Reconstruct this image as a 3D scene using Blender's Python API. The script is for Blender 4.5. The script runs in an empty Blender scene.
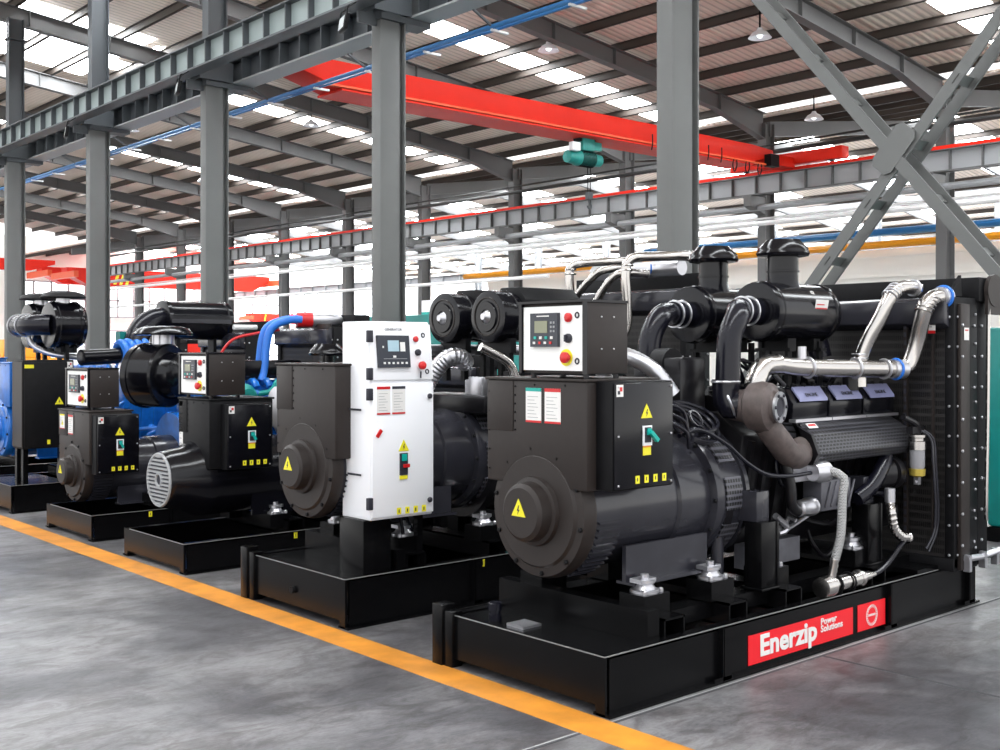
import bpy, bmesh, math, random
from mathutils import Vector, Matrix
R = math.radians
PI = math.pi
random.seed(7)
SC = bpy.context.scene
COL = SC.collection

# ---------------------------------------------------------------- camera, sky, light, exposure
cam_d = bpy.data.cameras.new('camera')
cam_d.sensor_width = 36.0
cam_d.lens = 1120 / 1000 * 36
cam_d.shift_y = -0.025
cam_d.clip_end = 500
cam = bpy.data.objects.new('camera', cam_d)
cam.location = (0, 0, 1.6)
cam.rotation_euler = (R(90), 0, R(48.6 - 90))
COL.objects.link(cam)
SC.camera = cam

world = bpy.data.worlds.new('world')
SC.world = world
world.use_nodes = True
wn = world.node_tree
bg = wn.nodes['Background']
tc = wn.nodes.new('ShaderNodeTexCoord')
sx = wn.nodes.new('ShaderNodeSeparateXYZ')
cr = wn.nodes.new('ShaderNodeValToRGB')
cr.color_ramp.elements[0].position = 0.45
cr.color_ramp.elements[0].color = (1.30, 1.27, 1.22, 1)
cr.color_ramp.elements[1].position = 0.6
cr.color_ramp.elements[1].color = (0.95, 0.97, 1.0, 1)
mp = wn.nodes.new('ShaderNodeMath'); mp.operation = 'MULTIPLY_ADD'
mp.inputs[1].default_value = 0.5; mp.inputs[2].default_value = 0.5
wn.links.new(tc.outputs['Generated'], sx.inputs[0])
wn.links.new(sx.outputs['Z'], mp.inputs[0])
wn.links.new(mp.outputs[0], cr.inputs[0])
wn.links.new(cr.outputs[0], bg.inputs[0])
bg.inputs[1].default_value = 1.15

SC.view_settings.view_transform = 'Standard'
SC.view_settings.look = 'None'
SC.view_settings.gamma = 1
SC.view_settings.use_curve_mapping = False
SC.view_settings.exposure = 0.70
SKYLIGHT = 17.0

# ---------------------------------------------------------------- materials
def mat(name, col, rough=0.5, metal=0.0, emit=0.0, var=0.0, scale=6.0, coat=0.0, bump=0.0, spec=0.5):
    m = bpy.data.materials.new(name); m.use_nodes = True
    nt = m.node_tree; b = nt.nodes['Principled BSDF']
    c = (col[0], col[1], col[2], 1)
    b.inputs['Base Color'].default_value = c
    b.inputs['Roughness'].default_value = rough
    b.inputs['Metallic'].default_value = metal
    b.inputs['Specular IOR Level'].default_value = spec
    if coat: b.inputs['Coat Weight'].default_value = coat; b.inputs['Coat Roughness'].default_value = 0.12
    if emit:
        b.inputs['Emission Color'].default_value = c
        b.inputs['Emission Strength'].default_value = emit
    t = nt.nodes.new('ShaderNodeTexCoord'); n = nt.nodes.new('ShaderNodeTexNoise')
    n.inputs['Scale'].default_value = scale; n.inputs['Detail'].default_value = 5
    nt.links.new(t.outputs['Object'], n.inputs['Vector'])
    if var:
        r = nt.nodes.new('ShaderNodeValToRGB')
        r.color_ramp.elements[0].position = 0.3; r.color_ramp.elements[1].position = 0.7
        r.color_ramp.elements[0].color = tuple(x * (1 - var) for x in col) + (1,)
        r.color_ramp.elements[1].color = tuple(min(1, x * (1 + var)) for x in col) + (1,)
        nt.links.new(n.outputs['Fac'], r.inputs[0]); nt.links.new(r.outputs[0], b.inputs['Base Color'])
    if bump:
        bp = nt.nodes.new('ShaderNodeBump'); bp.inputs['Strength'].default_value = bump; bp.inputs['Distance'].default_value = 0.01
        nt.links.new(n.outputs['Fac'], bp.inputs['Height']); nt.links.new(bp.outputs[0], b.inputs['Normal'])
    return m

def pattern_mat(name, base, hole, axis_a, axis_b, pa, pb, duty=0.5, rough=0.45, stagger=True, metal=0.0):
    """holes repeated on a grid in object coordinates"""
    m = mat(name, base, rough, metal)
    nt = m.node_tree; b = nt.nodes['Principled BSDF']
    t = nt.nodes.new('ShaderNodeTexCoord'); s = nt.nodes.new('ShaderNodeSeparateXYZ')
    nt.links.new(t.outputs['Object'], s.inputs[0])
    def M(op, a, bb=None, c=None):
        k = nt.nodes.new('ShaderNodeMath'); k.operation = op
        for i, v in enumerate((a, bb, c)):
            if v is None: continue
            if isinstance(v, (int, float)): k.inputs[i].default_value = v
            else: nt.links.new(v, k.inputs[i])
        return k.outputs[0]
    A = M('DIVIDE', s.outputs[axis_a], pa); B = M('DIVIDE', s.outputs[axis_b], pb)
    if stagger:
        A = M('ADD', A, M('MULTIPLY', M('FLOOR', B), 0.5))
    fa = M('ABSOLUTE', M('SUBTRACT', M('FRACT', A), 0.5)); fb = M('ABSOLUTE', M('SUBTRACT', M('FRACT', B), 0.5))
    g = M('MULTIPLY', M('LESS_THAN', fa, duty * 0.62), M('LESS_THAN', fb, duty * 0.5))
    mx = nt.nodes.new('ShaderNodeMix'); mx.data_type = 'RGBA'
    mx.inputs[6].default_value = (*base, 1); mx.inputs[7].default_value = (*hole, 1)
    nt.links.new(g, mx.inputs[0]); nt.links.new(mx.outputs[2], b.inputs['Base Color'])
    bp = nt.nodes.new('ShaderNodeBump'); bp.invert = True; bp.inputs['Strength'].default_value = 0.6; bp.inputs['Distance'].default_value = 0.01
    nt.links.new(g, bp.inputs['Height']); nt.links.new(bp.outputs[0], b.inputs['Normal'])
    return m

K = {}
K['skid'] = mat('gloss_black_paint', (0.003, 0.003, 0.0034), 0.24, var=0.2, scale=3, spec=0.15)
K['worn'] = mat('painted_edge_highlight', (0.20, 0.20, 0.20), 0.4)  # pale grey with the skid's rim highlight put into the colour, no wear
K['panel'] = mat('satin_dark_grey_paint', (0.023, 0.018, 0.0165), 0.45, var=0.06, scale=30, spec=0.3)
K['alt'] = mat('dark_slate_paint', (0.024, 0.024, 0.031), 0.26, var=0.1, scale=9, coat=0.35, spec=0.3)
K['black'] = mat('black_paint', (0.004, 0.004, 0.006), 0.18, var=0.15, scale=10, spec=0.32)
K['mattblack'] = mat('matt_black', (0.006, 0.006, 0.007), 0.5, var=0.2, scale=20, spec=0.15)
K['rubber'] = mat('black_rubber', (0.006, 0.006, 0.011), 0.25, spec=0.3)
K['engine'] = mat('black_engine_iron', (0.008, 0.0075, 0.009), 0.28, var=0.4, scale=14, spec=0.3)
K['enginegrey'] = mat('grey_engine_iron', (0.085, 0.085, 0.10), 0.45, var=0.25, scale=14)
K['blue'] = mat('bright_blue_engine_paint', (0.005, 0.12, 0.46), 0.32, var=0.25, scale=9, coat=0.3)
K['bluehose'] = mat('blue_silicone_hose', (0.02, 0.16, 0.60), 0.35)
K['teal'] = mat('teal_green_paint', (0.0, 0.22, 0.20), 0.42, var=0.05)
K['white'] = mat('white_enamel', (0.86, 0.87, 0.90), 0.38)
K['plate'] = mat('white_face_plate', (0.86, 0.86, 0.84), 0.45)
K['chrome'] = mat('polished_steel_pipe', (0.50, 0.48, 0.46), 0.24, metal=1.0)
K['steel'] = mat('zinc_steel', (0.55, 0.55, 0.58), 0.32, metal=0.9)
K['braid'] = pattern_mat('braided_steel_hose', (0.45, 0.45, 0.45), (0.05, 0.05, 0.05), 0, 2, 0.008, 0.008, 0.5, 0.35)
K['rust'] = mat('cast_iron_turbo', (0.085, 0.066, 0.062), 0.55, var=0.25, scale=25)
K['red'] = mat('red_plastic', (0.55, 0.01, 0.012), 0.35)
K['crane'] = mat('signal_red_crane_paint', (0.70, 0.018, 0.006), 0.5, var=0.05, scale=1.5, spec=0.2)
K['cranedark'] = mat('orange_red_crane_paint', (0.75, 0.09, 0.02), 0.5)
K['yellow'] = mat('yellow_sticker', (0.80, 0.72, 0.02), 0.5)
K['orange'] = mat('orange_paint', (0.80, 0.30, 0.01), 0.45)
K['green'] = mat('green_plastic', (0.0, 0.35, 0.30), 0.4)
K['hoist'] = mat('teal_hoist_paint', (0.01, 0.25, 0.22), 0.4, var=0.2)
K['screen'] = mat('olive_lcd_screen', (0.22, 0.23, 0.15), 0.2)
K['bluescreen'] = mat('pale_blue_lcd_screen', (0.35, 0.50, 0.58), 0.2)
K['bezel'] = mat('charcoal_bezel', (0.022, 0.026, 0.038), 0.35)
K['banner'] = mat('red_banner_vinyl', (0.80, 0.006, 0.015), 0.4)
K['paper'] = mat('white_paper_label', (0.75, 0.74, 0.72), 0.6)
K['ink'] = mat('dark_ink', (0.02, 0.02, 0.03), 0.6)
K['tag'] = mat('lavender_metal_tag', (0.22, 0.23, 0.38), 0.4)
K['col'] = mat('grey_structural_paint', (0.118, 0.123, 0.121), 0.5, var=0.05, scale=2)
K['coldark'] = mat('dark_grey_structural_paint', (0.060, 0.068, 0.076), 0.5, var=0.1, scale=1)
K['web'] = mat('pale_grey_green_girder_web', (0.24, 0.29, 0.29), 0.5, var=0.06, scale=1)
K['rafter'] = mat('rafter_grey_paint', (0.105, 0.105, 0.105), 0.55, var=0.08, scale=1)
K['purlin'] = mat('purlin_brown_grey', (0.050, 0.038, 0.031), 0.6)
K['whitepipe'] = mat('white_painted_pipe', (0.80, 0.80, 0.80), 0.45)
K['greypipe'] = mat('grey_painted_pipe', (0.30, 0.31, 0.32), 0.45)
K['blackpipe'] = mat('black_conduit', (0.02, 0.02, 0.02), 0.5)
K['bluepipe'] = mat('blue_conductor_paint', (0.02, 0.16, 0.42), 0.4)
K['orangepipe'] = mat('orange_gas_pipe', (0.85, 0.33, 0.01), 0.4)
K['wall'] = mat('off_white_wall_panel', (0.88, 0.86, 0.81), 0.6, var=0.03, scale=0.5)
K['skylight'] = mat('daylit_fibreglass_skylight', (0.93, 0.97, 1.0), 0.5, emit=SKYLIGHT)
K['window'] = mat('daylit_window_pane', (0.93, 0.97, 1.0), 0.3, emit=1.6)
K['lens'] = mat('lamp_lens', (0.75, 0.80, 0.80), 0.15)
K['glass'] = mat('filter_bowl_glass', (0.30, 0.30, 0.32), 0.1, spec=0.8)
K['brass'] = mat('brass_fitting', (0.55, 0.42, 0.08), 0.35, metal=0.6)
K['line'] = mat('worn_yellow_floor_paint', (0.60, 0.235, 0.025), 0.5, var=0.22, scale=5)
K['joint'] = mat('floor_joint_filler', (0.055, 0.055, 0.06), 0.8)
K['jointlight'] = mat('floor_joint_edge', (0.34, 0.34, 0.34), 0.7)
K['guard'] = pattern_mat('perforated_black_sheet', (0.060, 0.060, 0.070), (0.003, 0.003, 0.003), 0, 2, 0.034, 0.018, 0.62, 0.3)
K['grille'] = pattern_mat('vent_grille_mesh', (0.10, 0.10, 0.12), (0.004, 0.004, 0.004), 0, 2, 0.022, 0.030, 0.6, 0.35)
K['core'] = pattern_mat('radiator_core', (0.022, 0.020, 0.020), (0.003, 0.003, 0.003), 1, 2, 0.014, 0.05, 0.62, 0.4, False)

def roof_mat():
    m = mat('corrugated_roof_sheet', (0.50, 0.44, 0.39), 0.6)
    nt = m.node_tree; b = nt.nodes['Principled BSDF']
    t = nt.nodes.new('ShaderNodeTexCoord'); w = nt.nodes.new('ShaderNodeTexWave')
    w.bands_direction = 'Y'; w.inputs['Scale'].default_value = 1.6; w.inputs['Distortion'].default_value = 0.1
    nt.links.new(t.outputs['Object'], w.inputs['Vector'])
    r = nt.nodes.new('ShaderNodeValToRGB')
    r.color_ramp.elements[0].position = 0.0; r.color_ramp.elements[0].color = (0.66, 0.57, 0.48, 1)
    r.color_ramp.elements[1].position = 0.35; r.color_ramp.elements[1].color = (0.92, 0.80, 0.69, 1)
    nt.links.new(w.outputs['Fac'], r.inputs[0]); nt.links.new(r.outputs[0], b.inputs['Base Color'])
    bp = nt.nodes.new('ShaderNodeBump'); bp.inputs['Strength'].default_value = 0.5; bp.inputs['Distance'].default_value = 0.05
    nt.links.new(w.outputs['Fac'], bp.inputs['Height']); nt.links.new(bp.outputs[0], b.inputs['Normal'])
    return m
K['roof'] = roof_mat()

def floor_mat():
    m = mat('stained_concrete', (0.25, 0.25, 0.26), 0.45)
    nt = m.node_tree; b = nt.nodes['Principled BSDF']
    t = nt.nodes.new('ShaderNodeTexCoord')
    def noise(scale, detail, rough, stretch=(1, 1, 1), dist=0):
        mpg = nt.nodes.new('ShaderNodeMapping'); mpg.inputs['Scale'].default_value = stretch
        mpg.inputs['Rotation'].default_value = (0, 0, 0.5)
        n = nt.nodes.new('ShaderNodeTexNoise'); n.inputs['Scale'].default_value = scale
        n.inputs['Detail'].default_value = detail; n.inputs['Roughness'].default_value = rough
        n.inputs['Distortion'].default_value = dist
        nt.links.new(t.outputs['Object'], mpg.inputs[0]); nt.links.new(mpg.outputs[0], n.inputs['Vector'])
        return n.outputs['Fac']
    def ramp(src, p0, c0, p1, c1):
        r = nt.nodes.new('ShaderNodeValToRGB'); r.color_ramp.elements[0].position = p0; r.color_ramp.elements[0].color = c0
        r.color_ramp.elements[1].position = p1; r.color_ramp.elements[1].color = c1
        nt.links.new(src, r.inputs[0]); return r.outputs[0]
    def mul(a, c):
        x = nt.nodes.new('ShaderNodeMix'); x.data_type = 'RGBA'; x.blend_type = 'MULTIPLY'; x.inputs[0].default_value = 1
        nt.links.new(a, x.inputs[6]); nt.links.new(c, x.inputs[7]); return x.outputs[2]
    a = ramp(noise(0.8, 9, 0.68, (1, 1, 1), 0.4), 0.42, (0.085, 0.083, 0.090, 1), 0.60, (0.232, 0.228, 0.234, 1))
    c = ramp(noise(3.4, 12, 0.72, (1.0, 2.2, 1), 1.2), 0.40, (0.58, 0.55, 0.54, 1), 0.56, (1, 1, 1, 1))
    d = ramp(noise(26, 5, 0.7, (1, 3, 1)), 0.36, (0.78, 0.78, 0.79, 1), 0.6, (1, 1, 1, 1))
    nt.links.new(mul(mul(a, c), d), b.inputs['Base Color'])
    rr = ramp(noise(2.0, 6, 0.6), 0.3, (0.34, 0.34, 0.34, 1), 0.7, (0.55, 0.55, 0.55, 1))
    nt.links.new(rr, b.inputs['Roughness'])
    bp = nt.nodes.new('ShaderNodeBump'); bp.inputs['Strength'].default_value = 0.12; bp.inputs['Distance'].default_value = 0.01
    nt.links.new(noise(14, 6, 0.7), bp.inputs['Height']); nt.links.new(bp.outputs[0], b.inputs['Normal'])
    return m
K['floor'] = floor_mat()

# ---------------------------------------------------------------- mesh building
SPLIT = {'edge_trim', 'gusset_plate', 'stand', 'saddle', 'hose_clamp', 'guard_strip', 'clamp', 'pulley', 'latch', 'lock', 'rubber_foot', 'inner_rail', 'rope', 'bellows', 'side_rail', 'pipe_clip', 'cable', 'bracket', 'vent_slot', 'end_truck', 'warning_stripes', 'bar', 'filter_bracket', 'flange_bolt', 'cover_bolt', 'pipe_clamp', 'block_rib', 'side_frame', 'frame_bolt', 'louvre', 'hanger'}

class MB:
    def __init__(s): s.v = []; s.f = []; s.mi = []; s.mats = []
    def _m(s, m):
        if m is None: m = s.mats[0] if s.mats else None
        if m is None: return 0
        if m not in s.mats: s.mats.append(m)
        return s.mats.index(m)
    def add(s, vs, fs, m=None):
        o = len(s.v); k = s._m(m)
        s.v += [tuple(p) for p in vs]
        for f in fs: s.f.append([o + i for i in f]); s.mi.append(k)
        return s
    def box(s, x0, x1, y0, y1, z0, z1, m=None, top=None):
        # top = (dx0,dx1,dy0,dy1) offsets of the upper rectangle
        a, b, c, d = top or (0, 0, 0, 0)
        vs = [(x0, y0, z0), (x1, y0, z0), (x1, y1, z0), (x0, y1, z0), (x0 + a, y0 + c, z1), (x1 + b, y0 + c, z1), (x1 + b, y1 + d, z1), (x0 + a, y1 + d, z1)]
        return s.add(vs, [(0, 3, 2, 1), (4, 5, 6, 7), (0, 1, 5, 4), (1, 2, 6, 5), (2, 3, 7, 6), (3, 0, 4, 7)], m)
    def bar(s, p, q, w, h, up=(0, 0, 1), m=None):
        p = Vector(p); q = Vector(q); d = (q - p).normalized(); u = Vector(up)
        sd = d.cross(u)
        if sd.length < 1e-4: sd = d.cross(Vector((1, 0, 0)))
        sd.normalize(); u = sd.cross(d).normalized()
        vs = []
        for c in (p, q):
            for a, b in ((-1, -1), (1, -1), (1, 1), (-1, 1)): vs.append(c + sd * w / 2 * a + u * h / 2 * b)
        return s.add(vs, [(0, 1, 2, 3), (7, 6, 5, 4), (0, 4, 5, 1), (1, 5, 6, 2), (2, 6, 7, 3), (3, 7, 4, 0)], m)
    def prism(s, poly, axis, a0, a1, m=None):
        # poly in the two other axes, in order: x:(y,z) y:(x,z) z:(x,y)
        def P(t, a):
            return (a, t[0], t[1]) if axis == 'x' else (t[0], a, t[1]) if axis == 'y' else (t[0], t[1], a)
        n = len(poly)
        vs = [P(t, a0) for t in poly] + [P(t, a1) for t in poly]
        fs = [tuple(range(n)), tuple(range(2 * n - 1, n - 1, -1))] + [(i, i + n, (i + 1) % n + n, (i + 1) % n) for i in range(n)]
        return s.add(vs, fs, m)
    def lathe(s, prof, o, axis, n=32, m=None, close=True):
        # prof: [(along, radius)]
        o = Vector(o); ax = Vector(axis).normalized()
        t = Vector((0, 0, 1)) if abs(ax.z) < 0.9 else Vector((1, 0, 0))
        u = ax.cross(t).normalized(); w = ax.cross(u).normalized()
        vs = []; k = len(prof)
        for a, r in prof:
            for i in range(n):
                th = 2 * PI * i / n
                vs.append(o + ax * a + (u * math.cos(th) + w * math.sin(th)) * max(r, 1e-4))
        fs = [(j * n + i, j * n + (i + 1) % n, (j + 1) * n + (i + 1) % n, (j + 1) * n + i) for j in range(k - 1) for i in range(n)]
        if close: fs += [tuple(range(n)), tuple(range((k - 1) * n, k * n))]
        return s.add(vs, fs, m)
    def cyl(s, p, q, r, n=16, m=None, r2=None):
        p = Vector(p); q = Vector(q); L = (q - p).length
        return s.lathe([(0, r), (L, r if r2 is None else r2)], p, q - p, n, m)
    def tube(s, pts, r, n=12, m=None, step=0.03, rib=0.0, ribp=0.02, smooth=True):
        P = [Vector(p) for p in pts]
        path = []
        if smooth and len(P) > 2:
            E = [P[0] * 2 - P[1]] + P + [P[-1] * 2 - P[-2]]
            for i in range(1, len(E) - 2):
                L = (E[i + 1] - E[i]).length; c = max(2, min(40, int(L / step)))
                for k in range(c):
                    t = k / c; a, b, cc, d = E[i - 1], E[i], E[i + 1], E[i + 2]
                    path.append(0.5 * ((2 * b) + (cc - a) * t + (2 * a - 5 * b + 4 * cc - d) * t * t + (3 * b - a - 3 * cc + d) * t ** 3))
            path.append(P[-1])
        elif rib:
            L = (P[-1] - P[0]).length; c = max(2, int(L / step))
            path = [P[0].lerp(P[-1], k / c) for k in range(c + 1)]
        else: path = P
        tan = (path[1] - path[0]).normalized()
        u = tan.cross(Vector((0, 0, 1)))
        if u.length < 1e-3: u = tan.cross(Vector((1, 0, 0)))
        u.normalize(); vs = []; N = len(path)
        for i, p in enumerate(path):
            t2 = (path[min(i + 1, N - 1)] - path[max(i - 1, 0)]).normalized()
            q = tan.rotation_difference(t2); u = (q @ u); u = (u - t2 * u.dot(t2)).normalized(); tan = t2
            w = tan.cross(u); rr = r + (rib if rib and i % 2 else 0)
            for k in range(n):
                th = 2 * PI * k / n; vs.append(p + (u * math.cos(th) + w * math.sin(th)) * rr)
        fs = [(j * n + i, j * n + (i + 1) % n, (j + 1) * n + (i + 1) % n, (j + 1) * n + i) for j in range(N - 1) for i in range(n)]
        fs += [tuple(range(n)), tuple(range((N - 1) * n, N * n))]
        return s.add(vs, fs, m)
    def torus(s, o, axis, R_, r, n=28, k=8, m=None, a0=0, a1=2 * PI):
        o = Vector(o); ax = Vector(axis).normalized()
        t = Vector((0, 0, 1)) if abs(ax.z) < 0.9 else Vector((1, 0, 0))
        u = ax.cross(t).normalized(); w = ax.cross(u).normalized()
        vs = []
        for i in range(n):
            th = 2 * PI * i / n; c = u * math.cos(th) + w * math.sin(th)
            for j in range(k):
                ph = 2 * PI * j / k; vs.append(o + c * (R_ + r * math.cos(ph)) + ax * r * math.sin(ph))
        fs = [(i * k + j, ((i + 1) % n) * k + j, ((i + 1) % n) * k + (j + 1) % k, i * k + (j + 1) % k) for i in range(n) for j in range(k)]
        return s.add(vs, fs, m)
    def bolt(s, p, axis, r=0.012, h=0.012, m=None):
        p = Vector(p); a = Vector(axis).normalized()
        return s.lathe([(-0.002, r), (h * 0.7, r), (h, r * 0.6)], p, a, 6, m)
    def pieces(s):
        up = list(range(len(s.v)))
        def find(i):
            while up[i] != i: up[i] = up[up[i]]; i = up[i]
            return i
        for f in s.f:
            r = find(f[0])
            for k in f[1:]: up[find(k)] = r
        out = {}
        for f, k in zip(s.f, s.mi): out.setdefault(find(f[0]), []).append((f, k))
        res = []
        for fs in out.values():
            idx = sorted({i for f, k in fs for i in f}); mp_ = {i: n for n, i in enumerate(idx)}
            q = MB(); q.v = [s.v[i] for i in idx]; q.f = [[mp_[i] for i in f] for f, k in fs]; q.mi = [k for f, k in fs]; q.mats = list(s.mats); res.append(q)
        return res
    def build(s, name, m=None, parent=None, loc=(0, 0, 0), bevel=0.0, angle=35, label=None):
        if name in SPLIT and parent is not None:
            ps = s.pieces()
            if len(ps) > 1: return [q.build1(name, m, parent, loc, bevel, angle, label) for q in ps][0]
        return s.build1(name, m, parent, loc, bevel, angle, label)
    def build1(s, name, m=None, parent=None, loc=(0, 0, 0), bevel=0.0, angle=35, label=None):
        me = bpy.data.meshes.new(name)
        me.from_pydata(s.v, [], s.f)
        bm = bmesh.new(); bm.from_mesh(me)
        bmesh.ops.recalc_face_normals(bm, faces=bm.faces)
        if bevel:
            es = [e for e in bm.edges if len(e.link_faces) == 2 and e.calc_face_angle(0) > 0.6]
            bmesh.ops.bevel(bm, geom=es, offset=bevel, segments=2, profile=0.5, affect='EDGES', clamp_overlap=True)
        bm.to_mesh(me); bm.free()
        ms = s.mats if s.mats else [m]
        if s.mats and m is not None and m not in ms: ms = ms + [m]
        for k in ms: me.materials.append(k)
        if len(me.polygons) == len(s.mi) and not bevel:
            for i, p in enumerate(me.polygons): p.material_index = s.mi[i]
        for p in me.polygons: p.use_smooth = True
        me.set_sharp_from_angle(angle=R(angle))
        o = bpy.data.objects.new(name, me); COL.objects.link(o)
        if parent is not None: o.parent = parent
        o.location = loc
        if label: o['label'] = label
        return o

def tag(o, label=None, cat=None, group=None, kind=None):
    if label: o['label'] = label
    if cat: o['category'] = cat
    if group: o['group'] = group
    if kind: o['kind'] = kind
    return o

def thing(name, loc, label, cat, group=None, rz=0):
    o = bpy.data.objects.new(name, None); COL.objects.link(o)
    o.empty_display_size = 0.2
    o.location = loc; o.rotation_euler = (0, 0, rz)
    return tag(o, label, cat, group)

def children_of(o): return [c for c in COL.objects if c.parent == o]
def copy_tree(o, parent=None, index=None):
    if index is None:
        index = {}
        for c in COL.objects:
            if c.parent: index.setdefault(c.parent.name, []).append(c)
    c = o.copy(); COL.objects.link(c)
    if parent: c.parent = parent
    for ch in index.get(o.name, []): copy_tree(ch, c, index)
    return c

def text_mesh(name, s, size, mat_, parent, origin, right, upv, bold=0.0, sx=1.0, depth=0.002, shear=0.0, label=None):
    """text lying in the plane of right/up with its baseline start at origin"""
    cu = bpy.data.curves.new(name, 'FONT'); cu.body = s; cu.size = size; cu.offset = bold; cu.extrude = depth; cu.shear = shear
    cu.resolution_u = 3
    ob = bpy.data.objects.new(name + '_src', cu); COL.objects.link(ob)
    bpy.context.view_layer.update()
    me = bpy.data.meshes.new_from_object(ob.evaluated_get(bpy.context.evaluated_depsgraph_get()))
    COL.objects.unlink(ob); bpy.data.objects.remove(ob)
    r = Vector(right).normalized(); u = Vector(upv).normalized(); n = r.cross(u); o = Vector(origin)
    for v in me.vertices: v.co = o + r * v.co.x * sx + u * v.co.y + n * v.co.z
    me.name = name; me.materials.clear(); me.materials.append(mat_)
    t = bpy.data.objects.new(name, me); COL.objects.link(t); t.parent = parent
    if label: t['label'] = label
    return t

# ================================================================ THE HALL
def struct(name, mb, m, loc=(0, 0, 0), bevel=0.0, parent=None):
    o = mb.build(name, m, parent, loc, bevel)
    if parent is None: o['kind'] = 'structure'
    return o

struct('floor', MB().box(-8, 62, -10, 90, -0.2, 0.0), K['floor'])
j = MB().box(0.5, 9.0, 3.275, 3.292, 0.0, 0.0012, K['joint']); j.box(0.5, 9.0, 3.292, 3.302, 0.0, 0.0012, K['jointlight'])
struct('trim_1', j, K['joint'])
struct('trim_2', MB().box(5.13, 5.15, -6, 3.27, 0.0, 0.0012), K['joint'])
# worn yellow line painted on the floor: thin coat
ln = MB(); n = 60; e0 = []; e1 = []
for i in range(n + 1):
    y = -1.0 + i * 0.6
    e0.append((3.345 + random.uniform(-.004, .004), y, 0.002)); e1.append((3.545 + random.uniform(-.004, .004), y, 0.002))
vs = e0 + e1 + [(a, b, -0.001) for a, b, c in e0 + e1]; N = n + 1
ln.add(vs, [(i, N + i, N + i + 1, i + 1) for i in range(n)] + [(i, i + 1, 2 * N + i + 1, 2 * N + i) for i in range(n)] + [(N + i, 3 * N + i, 3 * N + i + 1, N + i + 1) for i in range(n)])
tag(ln.build('floor_line', K['line']), 'worn orange-yellow line painted on the concrete floor along the row of generators', 'floor marking')

CY = [7.45 + 5.08 * k for k in range(5)] + [2.37]        # near column row
FY = [13.0 + 5.08 * k for k in range(10)]       # far column row
FX = 25.6
def zr(x): return 7.55 + 0.118 * (25.5 - x)     # rafter underside over the crane aisle
ORD = ['nearest', 'second nearest', 'third nearest', 'fourth nearest', 'fifth nearest', 'sixth nearest', 'seventh nearest', 'eighth nearest', 'ninth nearest', 'tenth nearest', 'eleventh nearest', 'twelfth nearest']

def hsection(mb, x, y, z0, z1, w, d, t=0.02):
    mb.box(x - d / 2, x - d / 2 + t, y - w / 2, y + w / 2, z0, z1)
    mb.box(x + d / 2 - t, x + d / 2, y - w / 2, y + w / 2, z0, z1)
    mb.box(x - d / 2 + t, x + d / 2 - t, y - t / 2, y + t / 2, z0, z1)

# ---- near columns: broad lower shaft, narrower upper shaft between the two runway girders
for k, y in enumerate(CY):
    t = thing('steel_column', (9.0, y, 0),
              ['broad grey column rising behind the large black generator with the red banner',
               'grey column rising behind the white control cabinet, a floodlight near its top',
               'grey column behind the two black generators with blue engines, third from the right',
               'grey column fourth from the right in the near row, left of the long black air cleaner',
               'grey column at the far left edge of the photo, last of the near row',
               'grey column just beyond the right edge, carrying the foot of the X brace'][k], 'column', 'columns of the near row')
    m = MB(); m.box(-.2, .12, -.105, .105, 0, 6.08)
    m.box(.12, .2, -.03, .03, 0, 6.08); m.box(.2, .225, -.11, .11, 0, 6.08)
    m.build('shaft', K['col'], t, bevel=0.008)
    m = MB(); m.box(-.22, .62, -.16, .16, 6.08, 6.16); m.box(-.5, -.2, -.02, .02, 6.0, 6.155)
    m.build('cap_plate', K['coldark'], t)
    m = MB(); m.box(-.3, .3, -.25, .25, 0.0, 0.03)
    m.build('base_plate', K['col'], t)
    m = MB(); hsection(m, .02, 0, 6.16, zr(9.0) + .02, .22, .36)
    m.box(-.2, .24, -.14, .14, zr(9.0) - .5, zr(9.0) - .47)
    m.build('upper_shaft', K['coldark'], t)
    m = MB(); m.box(-.36, .26, -.2, -.18, 6.17, 6.5); m.box(-.36, .26, .18, .2, 6.17, 6.5); m.box(-.36, -.34, -.18, .18, 6.17, 6.5)
    m.build('bracket', K['coldark'], t)

def girder(name, x, y0, y1, z0, z1, fw, spacing, label, webm, flm, rail=None, botm=None):
    t = thing(name, (x, y0, z0), label, 'crane runway beam')
    L = y1 - y0; H_ = z1 - z0
    MB().box(-.012, .012, 0, L, .02, H_ - .02).build('web', webm, t)
    MB().box(-fw / 2, fw / 2, 0, L, H_ - .025, H_).build('top_flange', flm, t)
    MB().box(-fw / 2, fw / 2, 0, L, 0, .03).build('bottom_flange', botm or flm, t)
    if rail: MB().box(-.07, .07, 0, L, H_, H_ + .05).box(-.03, .03, 0, L, H_ + .05, H_ + .10).build('rail', rail, t)
    proto = MB().box(-fw / 2 + .02, fw / 2 - .02, -.012, .012, .03, H_ - .025).build('stiffener', flm, t)
    n = int(L / spacing); proto.location = (0, spacing * .5, 0)
    for i in range(1, min(n, 100)):
        c = proto.copy(); COL.objects.link(c); c.location = (0, spacing * (.5 + i), 0)
    return t
girder('runway_girder', 8.42, 2.0, 36.0, 6.17, 6.60, .26, .62, 'upper grey runway girder with ribbed web crossing the top left corner', K['web'], K['coldark'])
girder('runway_girder', 9.48, 2.0, 36.0, 6.17, 6.62, .40, .62, 'lower runway girder just under the top left one, its pale flange touching the column heads', K['coldark'], K['coldark'], botm=K['greypipe'])
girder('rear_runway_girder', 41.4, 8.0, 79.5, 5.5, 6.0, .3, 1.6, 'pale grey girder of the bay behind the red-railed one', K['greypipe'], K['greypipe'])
girder('far_runway_girder', 25.0, 6.0, 64.0, 5.74, 6.26, .26, .77, 'long grey runway girder with a red rail across the far side of the hall', K['greypipe'], K['rafter'], rail=K['crane'])

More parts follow.
